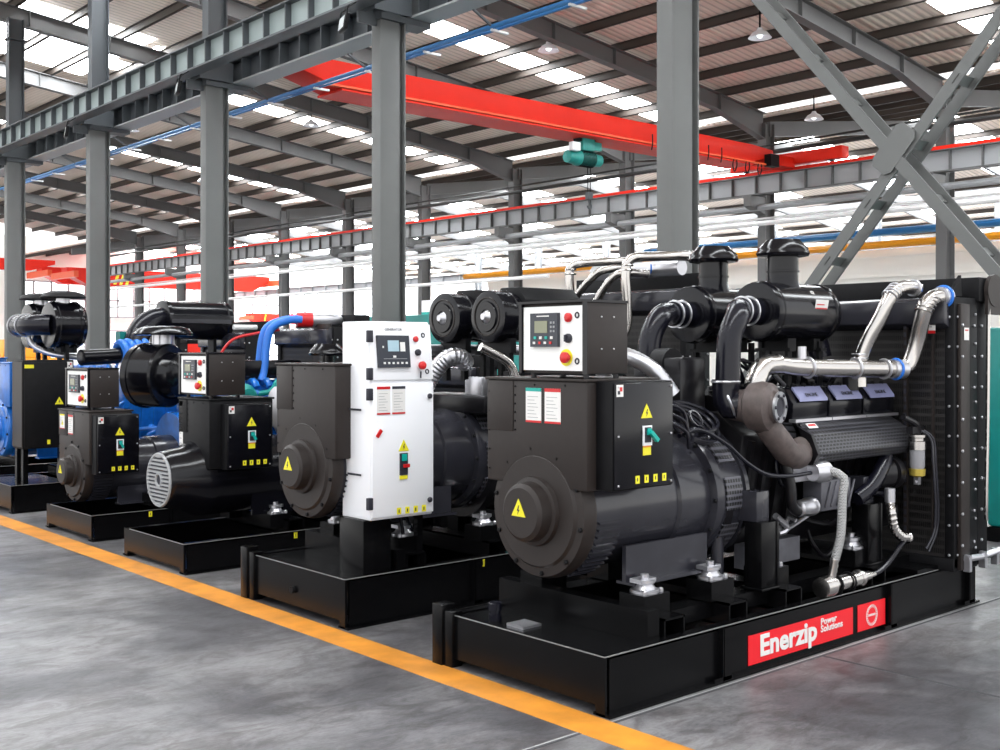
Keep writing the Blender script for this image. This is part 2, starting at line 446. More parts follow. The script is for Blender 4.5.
# ---- floodlights on the near girder
for k, (y, lab) in enumerate(((12.31, 'black floodlight on the runway girder beside the column behind the white cabinet'),
                              (17.15, 'black floodlight on the runway girder, second from the right'),
                              (22.05, 'small black floodlight on the runway girder near the left edge'))):
    t = thing('floodlight', (8.12, y, 5.86), lab, 'floodlight', 'floodlights on the runway girder', rz=R(-18))
    b = MB(); b.box(-.03, .03, -.14, .14, -.10, .10, top=(.03, .03, 0, 0)); b.build('housing', K['mattblack'], t, bevel=.008)
    MB().box(-.036, -.0305, -.115, .115, -.075, .075, top=(.024, .024, 0, 0)).build('lens', K['lens'], t)
    m = MB(); m.tube([(0, -.155, 0), (.02, -.155, .17), (.05, -.155, .2)], .012, 6); m.tube([(0, .155, 0), (.02, .155, .17), (.05, .155, .2)], .012, 6); m.bar((.05, -.155, .2), (.05, .155, .2), .03, .012); m.bar((.05, 0, .2), (.18, 0, .300), .03, .012)
    m.build('yoke', K['mattblack'], t)

# ---- blue conductor bar
t = thing('conductor_bar', (10.0, 8.0, 6.0), 'blue conductor bar with white brackets running under the near runway girder', 'conductor bar')
MB().tube([(0, 0, 0), (0, 24, .0)], .035, 8, smooth=False).tube([(.09, 0, -.02), (.09, 24, -.02)], .02, 6, smooth=False).build('bar', K['bluepipe'], t)
pr_ = MB().box(-.02, .28, -.02, .02, -.06, -.03).build('bracket', K['whitepipe'], t); pr_.location = (0, .5, 0)
for i in range(1, 16):
    c = pr_.copy(); COL.objects.link(c); c.location = (0, .5 + 1.5 * i, 0)
ch = MB()
for i in range(0, 16, 2): ch.bar((-.34, .5 + 1.5 * i, .17), (0, .5 + 1.5 * i, .0), .03, .03)
ch.build('hanger', K['coldark'], t)

# ---- double X brace between the first two columns
t = thing('cross_brace', (9.0, 5.2, 0), 'large grey steel X brace with batten plates at the right of the photo', 'brace')
def brace(p, q, nm):
    p = Vector(p); q = Vector(q); d = (q - p).normalized()
    m = MB()
    for xx in (-.13, .13):
        a = Vector((xx, p.y, p.z)); b = Vector((xx, q.y, q.z))
        a.x += .012 * (1 if d.y > 0 else -1); b.x = a.x; m.bar(a, b, .022, .105, up=(0, -d.z, d.y))
    o = m.build(nm, K['col'], t)
    L = (q - p).length; n = int(L / .62)
    for i in range(n):
        c = p + d * (.35 + i * .62)
        MB().bar(Vector((-.14, c.y, c.z)) + Vector((0, -d.z, d.y)) * .0, Vector((.14, c.y, c.z)), .09, .012, up=(0, -d.z, d.y)).build('batten_plate', K['col'], o)
brace((0, 7.25 - 5.2, 6.0), (0, 2.6 - 5.2, .45), 'diagonal')
brace((0, 2.6 - 5.2, 6.0), (0, 7.25 - 5.2, .45), 'diagonal')
g = MB(); c = Vector((0, 4.955 - 5.2, 3.32)); dd = Vector((0, .64, -.77)); pp = Vector((0, .77, .64))
poly = [c + dd * a + pp * b for a, b in ((-.22, -.07), (-.17, -.11), (.17, -.11), (.22, -.07), (.22, .07), (.17, .11), (-.17, .11), (-.22, .07))]
g.prism([(v.y, v.z) for v in poly], 'x', -.155, -.14); g.prism([(v.y, v.z) for v in poly], 'x', .14, .155)
g.build('gusset_plate', K['col'], t)

# ---- roof over the crane aisle (falls to the far row)
def roof_bay(name, xa, xb, zfun, y0, y1, skies, purlin_step, skyw=1.0, hole=None):
    """sheet split at the skylight strips; skylights are panes of their own"""
    m = MB(); edges = [y0]
    for s in skies: edges += [s - skyw / 2, s + skyw / 2]
    edges.append(y1)
    za, zb = zfun(xa) + .66, zfun(xb) + .66
    for i in range(0, len(edges), 2):
        a, b = edges[i], edges[i + 1]
        m.add([(xa, a, za), (xb, a, zb), (xb, b, zb), (xa, b, za), (xa, a, za + .05), (xb, a, zb + .05), (xb, b, zb + .05), (xa, b, za + .05)],
              [(0, 1, 2, 3), (4, 7, 6, 5), (0, 4, 5, 1), (1, 5, 6, 2), (2, 6, 7, 3), (3, 7, 4, 0)])
    o = struct(name, m, K['roof'])
    for s in skies:
        a, b = s - skyw / 2, s + skyw / 2
        MB().add([(xa, a, za + .02), (xb, a, zb + .02), (xb, b, zb + .02), (xa, b, za + .02), (xa, a, za + .03), (xb, a, zb + .03), (xb, b, zb + .03), (xa, b, za + .03)],
                 [(0, 1, 2, 3), (4, 7, 6, 5), (0, 4, 5, 1), (1, 5, 6, 2), (2, 6, 7, 3), (3, 7, 4, 0)]).build('skylight_panel', K['skylight'], o)
    x = xa + purlin_step * .5
    while x < xb:
        z = zfun(x) + .46
        MB().box(x - .035, x - .02, y0, y1, z, z + .19).box(x - .035, x + .04, y0, y1, z, z + .015).box(x - .08, x - .02, y0, y1, z + .175, z + .19).build('purlin', K['purlin'], o)
        x += purlin_step
    return o
roof_bay('ceiling', -6.0, 25.6, zr, -4, 66, [0.6, 10.85, 21.0, 31.1, 41.3, 51.5, 61.5], 1.32)
# broad bright skylights over the left of the aisle
for k, (a, b, ya, yb) in enumerate(((9.4, 12.6, 27.9, 33.0), (12.9, 14.6, 28.4, 30.2))):
    z0, z1 = zr(a) + .64, zr(b) + .64
    o = MB().add([(a, ya, z0), (b, ya, z1), (b, yb, z1), (a, yb, z0), (a, ya, z0 + .015), (b, ya, z1 + .015), (b, yb, z1 + .015), (a, yb, z0 + .015)],
             [(0, 1, 2, 3), (4, 7, 6, 5), (0, 4, 5, 1), (1, 5, 6, 2), (2, 6, 7, 3), (3, 7, 4, 0)]).build('window_%d' % (k + 1), K['skylight'])
    o['kind'] = 'structure'

def gable(ridge, low, xa, xb):
    mid = (xa + xb) / 2
    return lambda x: low + (ridge - low) * (1 - abs(x - mid) / (mid - xa))
z2 = gable(8.5, 7.35, 25.6, 42.2); z3 = gable(8.5, 7.35, 42.2, 58.8)
SK2 = [8.0 + 5.08 * i for i in range(15)]
for xa, xb, zf in ((25.6, 33.9, z2), (33.9, 42.2, z2), (42.2, 50.5, z3), (50.5, 58.8, z3)):
    roof_bay('ceiling', xa, xb, zf, 4, 90, SK2 if xa != 25.6 else [], 1.65, 2.0)

# rafters over the crane aisle
def rafter_mesh(x0, x1, zf, dep0, dep1, taper=2.2):
    m = MB(); xs = [x0, x1 - taper, x1]
    tops = [zf(x) + .46 for x in xs]; bots = [zf(xs[0]) + .46 - dep0, zf(xs[1]) + .46 - dep0, zf(xs[2]) + .46 - dep1]
    m.prism([(xs[0], bots[0]), (xs[1], bots[1]), (xs[2], bots[2]), (xs[2], tops[2]), (xs[0], tops[0])], 'y', -.008, .008)
    for i in range(2):
        a, b = (xs[i], bots[i]), (xs[i + 1], bots[i + 1])
        m.prism([a, b, (b[0], b[1] + .02), (a[0], a[1] + .02)], 'y', -.11, .11)
    m.prism([(xs[0], tops[0] - .02), (xs[2], tops[2] - .02), (xs[2], tops[2]), (xs[0], tops[0])], 'y', -.11, .11)
    x = x0 + 1
    while x < x1:
        f = zf(x); m.box(x - .006, x + .006, -.1, .1, f + .46 - dep0 + .02, f + .44); x += 2.0
    return m
rm = None
RY = [FY[0] - 5.08] + FY
for k, y in enumerate(RY):
    t = thing('roof_rafter', (0, y, 0), 'grey steel roof rafter over the crane aisle, %s of its row' % (ORD[k] if k < 11 else 'farthest'), 'rafter', 'rafters over the crane aisle')
    if rm is None:
        rm = rafter_mesh(-5.5, 25.45, zr, .42, .72).build('rafter_web', K['rafter'], t)
        fb = MB()
        for x in (3, 6, 9.6, 12.2, 14.9, 17.5, 20.2, 22.8): fb.bar((x, .04, zr(x) + .1), (x, .5, zr(x) + .5), .03, .03)
        fb = fb.build('fly_brace', K['rafter'], t)
    else:
        for s in (rm, fb):
            c = s.copy(); COL.objects.link(c); c.parent = t
for ci, (xa, xb, zf) in enumerate(((25.7, 33.9, z2), (33.9, 42.2, z2), (42.2, 50.5, z3), (50.5, 58.7, z3))):
    par = bpy.data.objects['ceiling.%03d' % (ci + 1)]; src = None
    for k in range(12):
        if src is None:
            src = MB().prism([(xa, zf(xa) + .05), (xb, zf(xb) + .05), (xb, zf(xb) + .46), (xa, zf(xa) + .46)], 'y', -.06, .06).build('rafter', K['rafter'], par, (0, FY[0], 0))
        else:
            c = src.copy(); COL.objects.link(c); c.parent = par; c.location = (0, FY[0] + 5.08 * k, 0)

# far columns with corbels
fcol = None
for k, y in enumerate(FY):
    t = thing('far_column', (FX, y, 0), 'grey column in the row carrying the red-railed girder, %s of the row' % (ORD[k]), 'column', 'columns of the far row')
    if fcol is None:
        m = MB(); hsection(m, 0, 0, 0, 7.75, .26, .42); a = m.build('shaft', K['rafter'], t)
        m = MB(); m.prism([(-.2, 5.25), (-.85, 5.45), (-.85, 5.72), (-.2, 5.72)], 'y', -.12, .12); b = m.build('corbel', K['rafter'], t)
        fcol = (a, b)
    else:
        for s in fcol:
            c = s.copy(); COL.objects.link(c); c.parent = t
for k in range(10):
    y = FY[0] + 1.2 + 5.08 * k
    m = MB(); hsection(m, 0, 0, 0, 7.4, .24, .36)
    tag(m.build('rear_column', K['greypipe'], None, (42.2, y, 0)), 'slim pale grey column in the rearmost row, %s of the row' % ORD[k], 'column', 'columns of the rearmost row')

# long pipes along the far row
def pipe(name, x, z, r, m, label, y0=7.0, y1=62.0, cat='pipe', n=8, zb=None):
    o = MB().tube([(0, 0, 0), (0, y1 - y0, (zb if zb is not None else z) - z)], r, n, smooth=False).build(name, m, None, (x, y0, z)); return tag(o, label, cat)
pipe('cable_tray', 25.0, 6.84, .06, K['blackpipe'], 'black cable run on the far column row, above the red rail')
pipe('cable_tray', 25.1, 7.05, .03, K['blackpipe'], 'thin black cable run, topmost line above the red rail')
pipe('grey_pipe', 25.1, 5.42, .085, K['greypipe'], 'thick grey pipe slung under the red-railed girder')
pipe('white_pipe', 25.0, 4.98, .07, K['whitepipe'], 'white pipe across the far columns, below the thick grey pipe')
pipe('white_pipe', 25.0, 3.98, .06, K['whitepipe'], 'lowest white pipe across the far columns at the left', 26.0)
pipe('white_pipe', 25.35, 5.15, .03, K['whitepipe'], 'thin white pipe just above the broad white one')
pipe('orange_pipe', 27.3, 4.40, .10, K['orangepipe'], 'orange gas pipe running along the top of the white partition', 6.0, 33.0)
pipe('blue_pipe', 27.4, 4.74, .10, K['bluepipe'], 'blue pipe above the orange one at the right', 6.0, 24.0)
# white partition behind
m = MB(); m.box(27.6, 27.7, 5.0, 32.0, 0, 4.3); m.box(27.56, 27.6, 5.0, 32.0, 3.55, 3.6); m.box(27.56, 27.6, 5.0, 32.0, 4.1, 4.3)
struct('wall_partition', m, K['wall'])
for i in range(4):
    yy = 27.2 - i * 2.9
# end wall and back wall with daylit windows
w = MB().box(-8, 59, 80, 80.3, 0, 9.5); struct('wall_far', w, K['wall'])
w = MB().box(58.8, 59.1, 0, 80, 0, 8.2); struct('wall_back', w, K['wall'])
n = 3
for (x0, x1, z0, z1) in ((12, 24, 1.2, 3.0), (26, 40, 1.2, 3.0), (43, 57, 1.2, 3.0), (10, 24.5, 4.0, 6.2), (26, 41, 4.0, 6.4), (43, 57, 4.0, 6.4)):
    o = struct('window_%d' % n, MB().box(x0, x1, 79.95, 80.0, z0, z1), K['window']); n += 1
    m = MB()
    x = x0
    while x <= x1 + .01: m.box(x - .06, x + .06, 79.88, 79.95, z0, z1); x += 1.2
    for z in (z0, (z0 + z1) / 2, z1): m.box(x0, x1, 79.88, 79.95, z - .05, z + .05)
    m.build('window_frame', K['greypipe'], o)
for (y0, y1) in ((8, 22), (24, 38), (40, 54), (56, 70)):
    for z0, z1 in ((1.2, 3.0), (4.3, 6.6)):
        o = struct('window_%d' % n, MB().box(58.75, 58.8, y0, y1, z0, z1), K['window']); n += 1
        m = MB(); y = y0
        while y <= y1 + .01: m.box(58.68, 58.75, y - .06, y + .06, z0, z1); y += 1.4
        m.build('window_frame', K['whitepipe'], o)

# ---- red overhead crane
t = thing('overhead_crane', (9.5, 16.6, 6.17), 'long red overhead travelling crane spanning the aisle under the roof', 'crane')
Z0 = 6.2 - 6.17
g = MB(); L = 15.0
# deep box girder with tapered ends
def girder_poly(xa, xb, zb, zt, e): return [(xa, zb + .28), (xa + e, zb), (xb - e, zb), (xb, zb + .28), (xb, zt - .05), (xb - e * .8, zt), (xa + e * .8, zt), (xa, zt - .05)]
g.prism(girder_poly(.35, 14.3, .02, .50, 1.1), 'y', .0, .7)
g.build('box_girder', K['crane'], t, bevel=.006)
g = MB(); g.box(1.4, 13.4, -.05, .75, -.02, .02); g.build('bottom_flange', K['crane'], t)
g = MB(); g.box(.9, 13.9, -.08, .0, .03, .07); g.build('cable_ledge', K['cranedark'], t)
for xx in (-.02, 15.5):
    dz = .36 if xx < 1 else .08
    g = MB(); g.box(xx - .16, xx + .16, -1.3, 2.1, .16 + dz, .46 + dz)
    g.build('end_truck', K['crane'], t, bevel=.01)
    for yy in (-.9, 1.7):
        MB().cyl((xx - .05, yy, .29 if xx > 1 else .55), (xx + .05, yy, .29 if xx > 1 else .55), .10, 20).build('wheel', K['coldark'], t)
g = MB(); g.box(14.2, 15.4, .1, .6, .14, .40); g.build('end_connection', K['crane'], t)
g = MB(); g.box(13.9, 14.25, -.22, -.02, .0, .3); g.build('motor_box', K['mattblack'], t)
for i in range(9):
    x = 9.6 + i * .5
    MB().tube([(x, -.06, .04), (x - .06, -.08, -.12), (x, -.08, -.26), (x + .1, -.08, -.12), (x + .12, -.06, .04)] if i > 5 else [(x, -.085, .25), (x, -.09, .05), (x, -.06, -.1)], .014, 6).build('festoon_cable', K['mattblack'], t)
# teal wire rope hoist under the girder
t = thing('wire_rope_hoist', (17.2, 16.95, 5.95), 'teal electric hoist hanging under the red crane girder', 'hoist')
g = MB(); g.lathe([(-.26, .0), (-.25, .13), (-.05, .15), (.0, .17), (.5, .17), (.52, .14), (.74, .13), (.78, .05)], (-.1, 0, -.22), (1, 0, 0), 24); g.build('drum', K['hoist'], t)
g = MB()
for i in range(14): g.torus((.0 + i * .03, 0, -.22), (1, 0, 0), .17, .01, 20, 5)
g.build('rope_winding', K['mattblack'], t)
g = MB(); g.box(.0, .35, -.14, .14, -.06, .20); g.box(.3, .62, -.1, .1, -.02, .16); g.build('trolley', K['hoist'], t, bevel=.01)
for xx in (.0, .35):
    MB().cyl((xx, -.1, .19), (xx, .1, .19), .065, 16).build('trolley_wheel', K['mattblack'], t)
g = MB(); g.box(-.42, -.18, -.24, -.12, -.12, .06); g.build('control_box', K['white'], t, bevel=.01)
g = MB(); g.cyl((.28, 0, -.38), (.28, 0, -.95), .012, 6); g.cyl((.36, 0, -.38), (.36, 0, -.95), .012, 6); g.build('rope', K['mattblack'], t)
g = MB(); g.box(.25, .39, -.05, .05, -1.08, -.93); g.tube([(.32, 0, -1.07), (.32, 0, -1.16), (.38, 0, -1.2), (.37, 0, -1.28), (.29, 0, -1.27), (.27, 0, -1.22)], .018, 8); g.build('hook_block', K['coldark'], t)

# ---- pendant lamps
lamp0 = None
for (x, y, lab) in ((19.6, 14.0, 'white dome lamp under the roof at the top right, near the X brace'), (17.6, 18.3, 'white dome lamp beside the rafter left of the broad column'),
                    (25.0, 16.2, 'white dome lamp hanging on a stem above the red rail'), (18.0, 29.0, 'white dome lamp under the roof right of the third column'),
                    (20.0, 40.0, 'small white dome lamp deep in the hall between the second and third columns'), (15.0, 35.0, 'small white dome lamp under the roof near the left edge')):
    z = zr(x) + .1
    t = thing('dome_lamp', (x, y, z), lab, 'lamp', 'dome lamps under the roof')
    if lamp0 is None:
        a = MB().lathe([(0, .05), (.05, .07), (.10, .16), (.20, .24), (.21, .245), (.20, .23), (.11, .15), (.06, .05)], (0, 0, 0), (0, 0, -1), 24, close=False).build('lamp_shade', K['white'], t)
        b = MB().lathe([(.08, .03), (.12, .06), (.18, .06), (.21, .02)], (0, 0, 0), (0, 0, -1), 16).build('bulb', K['window'], t)
        c_ = MB().cyl((0, 0, -.02), (0, 0, .42), .02, 8).build('stem', K['mattblack'], t); lamp0 = (a, b, c_)
    else:
        for s in lamp0:
            c = s.copy(); COL.objects.link(c); c.parent = t

# ---- more red cranes deep in the left of the hall
crane0 = None
for k, (x, y, z, lab) in enumerate(((26.6, 72.0, 5.8, 'red crane girder deep in the hall between the first and fourth near columns, nearer one'), (26.6, 76.6, 6.1, 'red crane girder close to the end wall, behind the nearer far crane'),
                                 (9.8, 68.0, 6.3, 'red crane girder at the far end of the crane aisle, by the left edge'), (43.0, 78.4, 3.7, 'low red crane in the rearmost bay, seen left of the white cabinet'))):
    t = thing('distant_crane', (x, y, z), lab, 'crane', 'red cranes deep in the hall')
    if crane0 is None:
        g = MB(); g.prism([(0, .7), (1.4, .0), (13.2, .0), (14.6, .7), (14.6, 1.1), (0, 1.1)], 'y', 0, 1.0); a = g.build('box_girder', K['crane'], t)
        g = MB(); g.box(-.15, .15, -1.5, 2.5, .4, .8); g.box(14.45, 14.75, -1.5, 2.5, .4, .8); b = g.build('end_truck', K['cranedark'], t)
        g = MB()
        for i in range(3): g.prism([(3 + i * .4, .1), (3.2 + i * .4, .1), (3.5 + i * .4, 1.0), (3.3 + i * .4, 1.0)], 'y', -.01, 0)
        c_ = g.build('warning_stripes', K['yellow'], t); crane0 = (a, b, c_)
    else:
        for s in crane0:
            c = s.copy(); COL.objects.link(c); c.parent = t
    if k == 3: t.scale = (.45, .5, .7)
    if k == 2: t.scale = (1, .6, .6)

# ---- things standing beyond the generators
def enclosure(name, x0, x1, y0, y1, h, m, label, cat):
    t = thing(name, ((x0 + x1) / 2, (y0 + y1) / 2, 0), label, cat)
    a, b = (x1 - x0) / 2, (y1 - y0) / 2
    g = MB(); g.box(-a, a, -b, b, .12, h); g.build('canopy', m, t, bevel=.03)
    g = MB(); g.box(-a - .03, a + .03, -b - .03, b + .03, 0, .12); g.build('base_frame', K['skid'], t)
    nD = max(1, int((y1 - y0) / .8))
    for i in range(nD):
        ya = -b + .1 + i * (2 * b - .2) / nD; yb = ya + (2 * b - .2) / nD - .06
        d = MB().box(-a - .015, -a, ya, yb, .3, h - .2).build('door', m, t, bevel=.004)
        MB().box(-a - .035, -a - .015, ya + .04, ya + .08, h * .5, h * .5 + .14).build('handle', K['mattblack'], d)
    g = MB()
    for i in range(8): g.box(-a + .2, a - .2, -b - .012, -b, .5 + i * .1, .55 + i * .1)
    g.build('louvre', K['mattblack'], t)
    return t
enclosure('generator_canopy', 9.6, 12.0, 11.7, 14.55, 2.10, K['teal'], 'teal green generator enclosure behind the white control cabinet', 'enclosure')
enclosure('generator_canopy', 9.3, 11.6, 2.3, 4.36, 1.79, K['teal'], 'teal green generator enclosure at the right edge of the photo', 'enclosure')
# sign boards standing in the hall
for k, (y, lab) in enumerate(((29.5, 'white notice board with green and red stripes, left of the column behind the white cabinet'), (26.3, 'white notice board with green and red stripes, right of the column behind the white cabinet'))):
    t = thing('notice_board', (23.5, y, 0), lab, 'notice board', 'notice boards in the hall')
    MB().box(-.03, .03, -1.2, 1.2, 1.2, 3.3).build('board', K['white'], t)
    MB().box(-.04, -.03, -1.2, 1.2, 2.75, 2.9).build('stripe', K['green'], t, label='green stripe')
    MB().box(-.04, -.03, -1.1, 1.1, 2.35, 2.5).build('stripe', K['crane'], t, label='red stripe')
    for yy in (-1, 1): MB().box(-.04, .04, yy - .04, yy + .04, 0, 1.2).build('post', K['greypipe'], t)
# pallet racks with goods far left
for k, (x, y, mm, lab) in enumerate(((14.5, 44, 'orange', 'orange machine frame far behind the leftmost generators'), (19, 52, 'white', 'white crate stack far behind the generator with the mushroom cap'),
                                 (24, 50, 'crane', 'red machine frame deep in the hall behind the black radiator'), (29, 56, 'blue', 'blue machine frame deep in the hall'))):
    t = thing('machine_frame', (x, y, 0), lab, 'machine')
    g = MB(); g.box(-1.4, 1.4, -.9, .9, .15, 1.3); g.box(-.9, .9, -.7, .7, 1.3, 2.0, top=(.2, -.2, .1, -.1)); g.build('housing', K[mm], t, bevel=.04)
    g = MB(); g.box(-1.5, 1.5, -1, 1, 0, .15); g.build('base_frame', K['mattblack'], t)
    g = MB()
    for i in range(5): g.box(-1.42, -1.4, -.7 + i * .3, -.5 + i * .3, .4, 1.0)
    g.build('vent', K['mattblack'], t)
# blue-green rope lengths / conduit beside the broad column
tag(MB().tube([(0, 0, 0), (0, 0, 5.9)], .018, 6, smooth=False).build('conduit', K['bluepipe'], None, (8.9, CY[0] + .145, 0)), 'thin blue conduit running up the left side of the broad column', 'conduit')

# ================================================================ GENERATOR SETS
# all parts of a set are written in its own frame: x along the machine, y across (0 = side facing right), z up
def warning_triangle(par, o, right, up, nrm, s, label=None):
    o = Vector(o); r = Vector(right); u = Vector(up); n = Vector(nrm)
    m = MB()
    P = [o + r * s * math.cos(a) + u * s * math.sin(a) for a in (R(90), R(210), R(330))]
    vs = P + [p + n * .003 for p in P]
    m.add(vs, [(0, 2, 1), (3, 4, 5), (0, 1, 4, 3), (1, 2, 5, 4), (2, 0, 3, 5)], K['yellow'])
    # lightning mark
    q = [(.06, .45), (-.16, -.02), (.0, -.02), (-.1, -.34), (.18, .08), (.03, .08), (.14, .45)]
    Q = [o + r * s * a + u * s * b + n * .0032 for a, b in q]
    vs = Q + [p + n * .001 for p in Q]; k = len(Q)
    m.add(vs, [tuple(range(k)), tuple(range(2 * k - 1, k - 1, -1))] + [(i, (i + 1) % k, (i + 1) % k + k, i + k) for i in range(k)], K['ink'])
    return m.build('warning_sign', None, par, label=label or 'yellow warning triangle')

def sticker(par, name, o, right, up, w, h, bands, label=None):
    """flat label with bands [(u0,u1,v0,v1,mat)] in fractions"""
    o = Vector(o); r = Vector(right); u = Vector(up); n = r.cross(u); m = MB()
    def slab(a, b, c, d, lift, mt):
        P = [o + r * w * a + u * h * c, o + r * w * b + u * h * c, o + r * w * b + u * h * d, o + r * w * a + u * h * d]
        vs = [p + n * (lift - .001) for p in P] + [p + n * (lift + .001) for p in P]
        m.add(vs, [(3, 2, 1, 0), (4, 5, 6, 7), (0, 1, 5, 4), (1, 2, 6, 5), (2, 3, 7, 6), (3, 0, 4, 7)], mt)
    for i, (a, b, c, d, mt) in enumerate(bands): slab(a, b, c, d, .0012 + .0008 * min(i, 1), mt)
    return m.build(name, None, par, label=label)

def notice(par, o, right, up, w, h, head):
    bands = [(0, 1, 0, 1, K['paper']), (0, 1, .9, 1, head), (0, 1, 0, .06, K['red'])]
    for i in range(7): bands.append((.12, .80 - .12 * (i % 3), .14 + i * .1, .155 + i * .1, K['greypipe']))
    return sticker(par, 'notice_label', o, right, up, w, h, bands)

def frame_bolts(m, o, right, up, w, h, inset=.03, n=3, mt=None):
    o = Vector(o); r = Vector(right); u = Vector(up); nn = r.cross(u)
    for a in (inset, w - inset):
        for k in range(n): m.bolt(o + r * a + u * (inset + (h - 2 * inset) * k / (n - 1)), nn, .006, .006, mt)

def breaker_box(root, x0, x1, y0, y1, z0, z1, side_handle=True, s=1.0):
    """box on the right flank of the terminal box, face turned to -y"""
    b = MB().box(x0, x1, y0, y1, z0, z1).build('breaker_box', K['mattblack'], root, bevel=.006)
    d = MB().box(x0 + .008, x1 - .008, y0 - .012, y0, z0 + .008, z1 - .008).build('door', K['black'], b, bevel=.004)
    w = x1 - x0; h = z1 - z0; cx = (x0 + x1) / 2 + .01; Y = y0 - .012; r = (1, 0, 0); u = (0, 0, 1); n = (0, -1, 0)
    m = MB(); frame_bolts(m, (x0, Y, z0), r, u, w, h, .025, 3); m.build('screw', K['steel'], b)
    warning_triangle(b, (cx, Y, z0 + h * .70), r, u, n, .045 * s)
    m = MB(); m.box(cx - .028 * s, cx + .034 * s, Y - .006, Y, z0 + h * .40, z0 + h * .585, K['white'])
    m.box(cx - .018 * s, cx + .022 * s, Y - .012, Y - .006, z0 + h * .43, z0 + h * .57, K['ink'])
    m.box(cx - .010 * s, cx + .018 * s, Y - .02, Y - .012, z0 + h * .50, z0 + h * .56, K['green'])
    m.bar((cx + .0, Y - .026, z0 + h * .53), (cx + .045 * s if side_handle else cx + .02, Y - .03, z0 + h * .445), .02, .018, m=K['green'])
    m.build('breaker_switch', None, b)
    sticker(b, 'rating_label', (cx - .026 * s, Y, z0 + h * .31), r, u, .056 * s, .06 * h / .5, [(0, 1, 0, 1, K['yellow']), (0, 1, .6, 1, K['orange'])])
    for i in range(4):
        a = x0 + w * (.34 + .15 * i)
        sticker(b, 'terminal_label', (a, Y, z0 + h * .055), r, u, .028 * s, .036 * s, [(0, 1, 0, 1, K['yellow']), (.35, .55, .3, .75, K['ink'])])
    sticker(b, 'maker_mark', (x0 + .014, Y, z1 - .07), r, u, .045 * s, .055 * s, [(0, 1, 0, 1, K['paper']), (.15, .5, .2, .5, K['ink']), (.45, .85, .45, .8, K['red'])])
    return b

def terminal_box(root, x0, x1, y0, y1, z0, z1, labels=2, m_=None):
    h = z1 - z0; w = y1 - y0
    b = MB().box(x0, x1, y0, y1, z0, z1).build('terminal_box', m_ or K['panel'], root, bevel=.008)
    MB().box(x0 - .01, x1 + .01, y0 - .01, y1 + .01, z1, z1 + .014).build('lid', m_ or K['panel'], b, bevel=.004)
    m = MB()
    for i in range(5): m.bolt((x0, y1 - .018, z0 + .06 + (h - .12) * i / 4), (-1, 0, 0), .005, .005)
    for i in range(6): m.bolt((x0, y0 + w * .70, z0 + h * .52 + (h * .42) * i / 5), (-1, 0, 0), .005, .005)
    for yy, zz in ((y0 + .2 * w, z1 - .02), (y0 + .5 * w, z1 - .02)): m.bolt((x0, yy, zz), (-1, 0, 0), .005, .005)
    m.build('screw', K['mattblack'], b)
    MB().box(x0 - .004, x0, y0 + w * .70 + .012, y1 - .004, z0 + h * .5, z1 - .004).build('access_panel', m_ or K['panel'], b, bevel=.002)
    for i in range(labels):
        ys = y0 + w * (.585 - .19 * i)
        notice(b, (x0 - .001, ys, z1 - .19 * h / .5 - .01), (0, -1, 0), (0, 0, 1), w * .155, .165 * h / .5, K['green'] if (i == 0 and labels > 1) else K['red'])
    return b

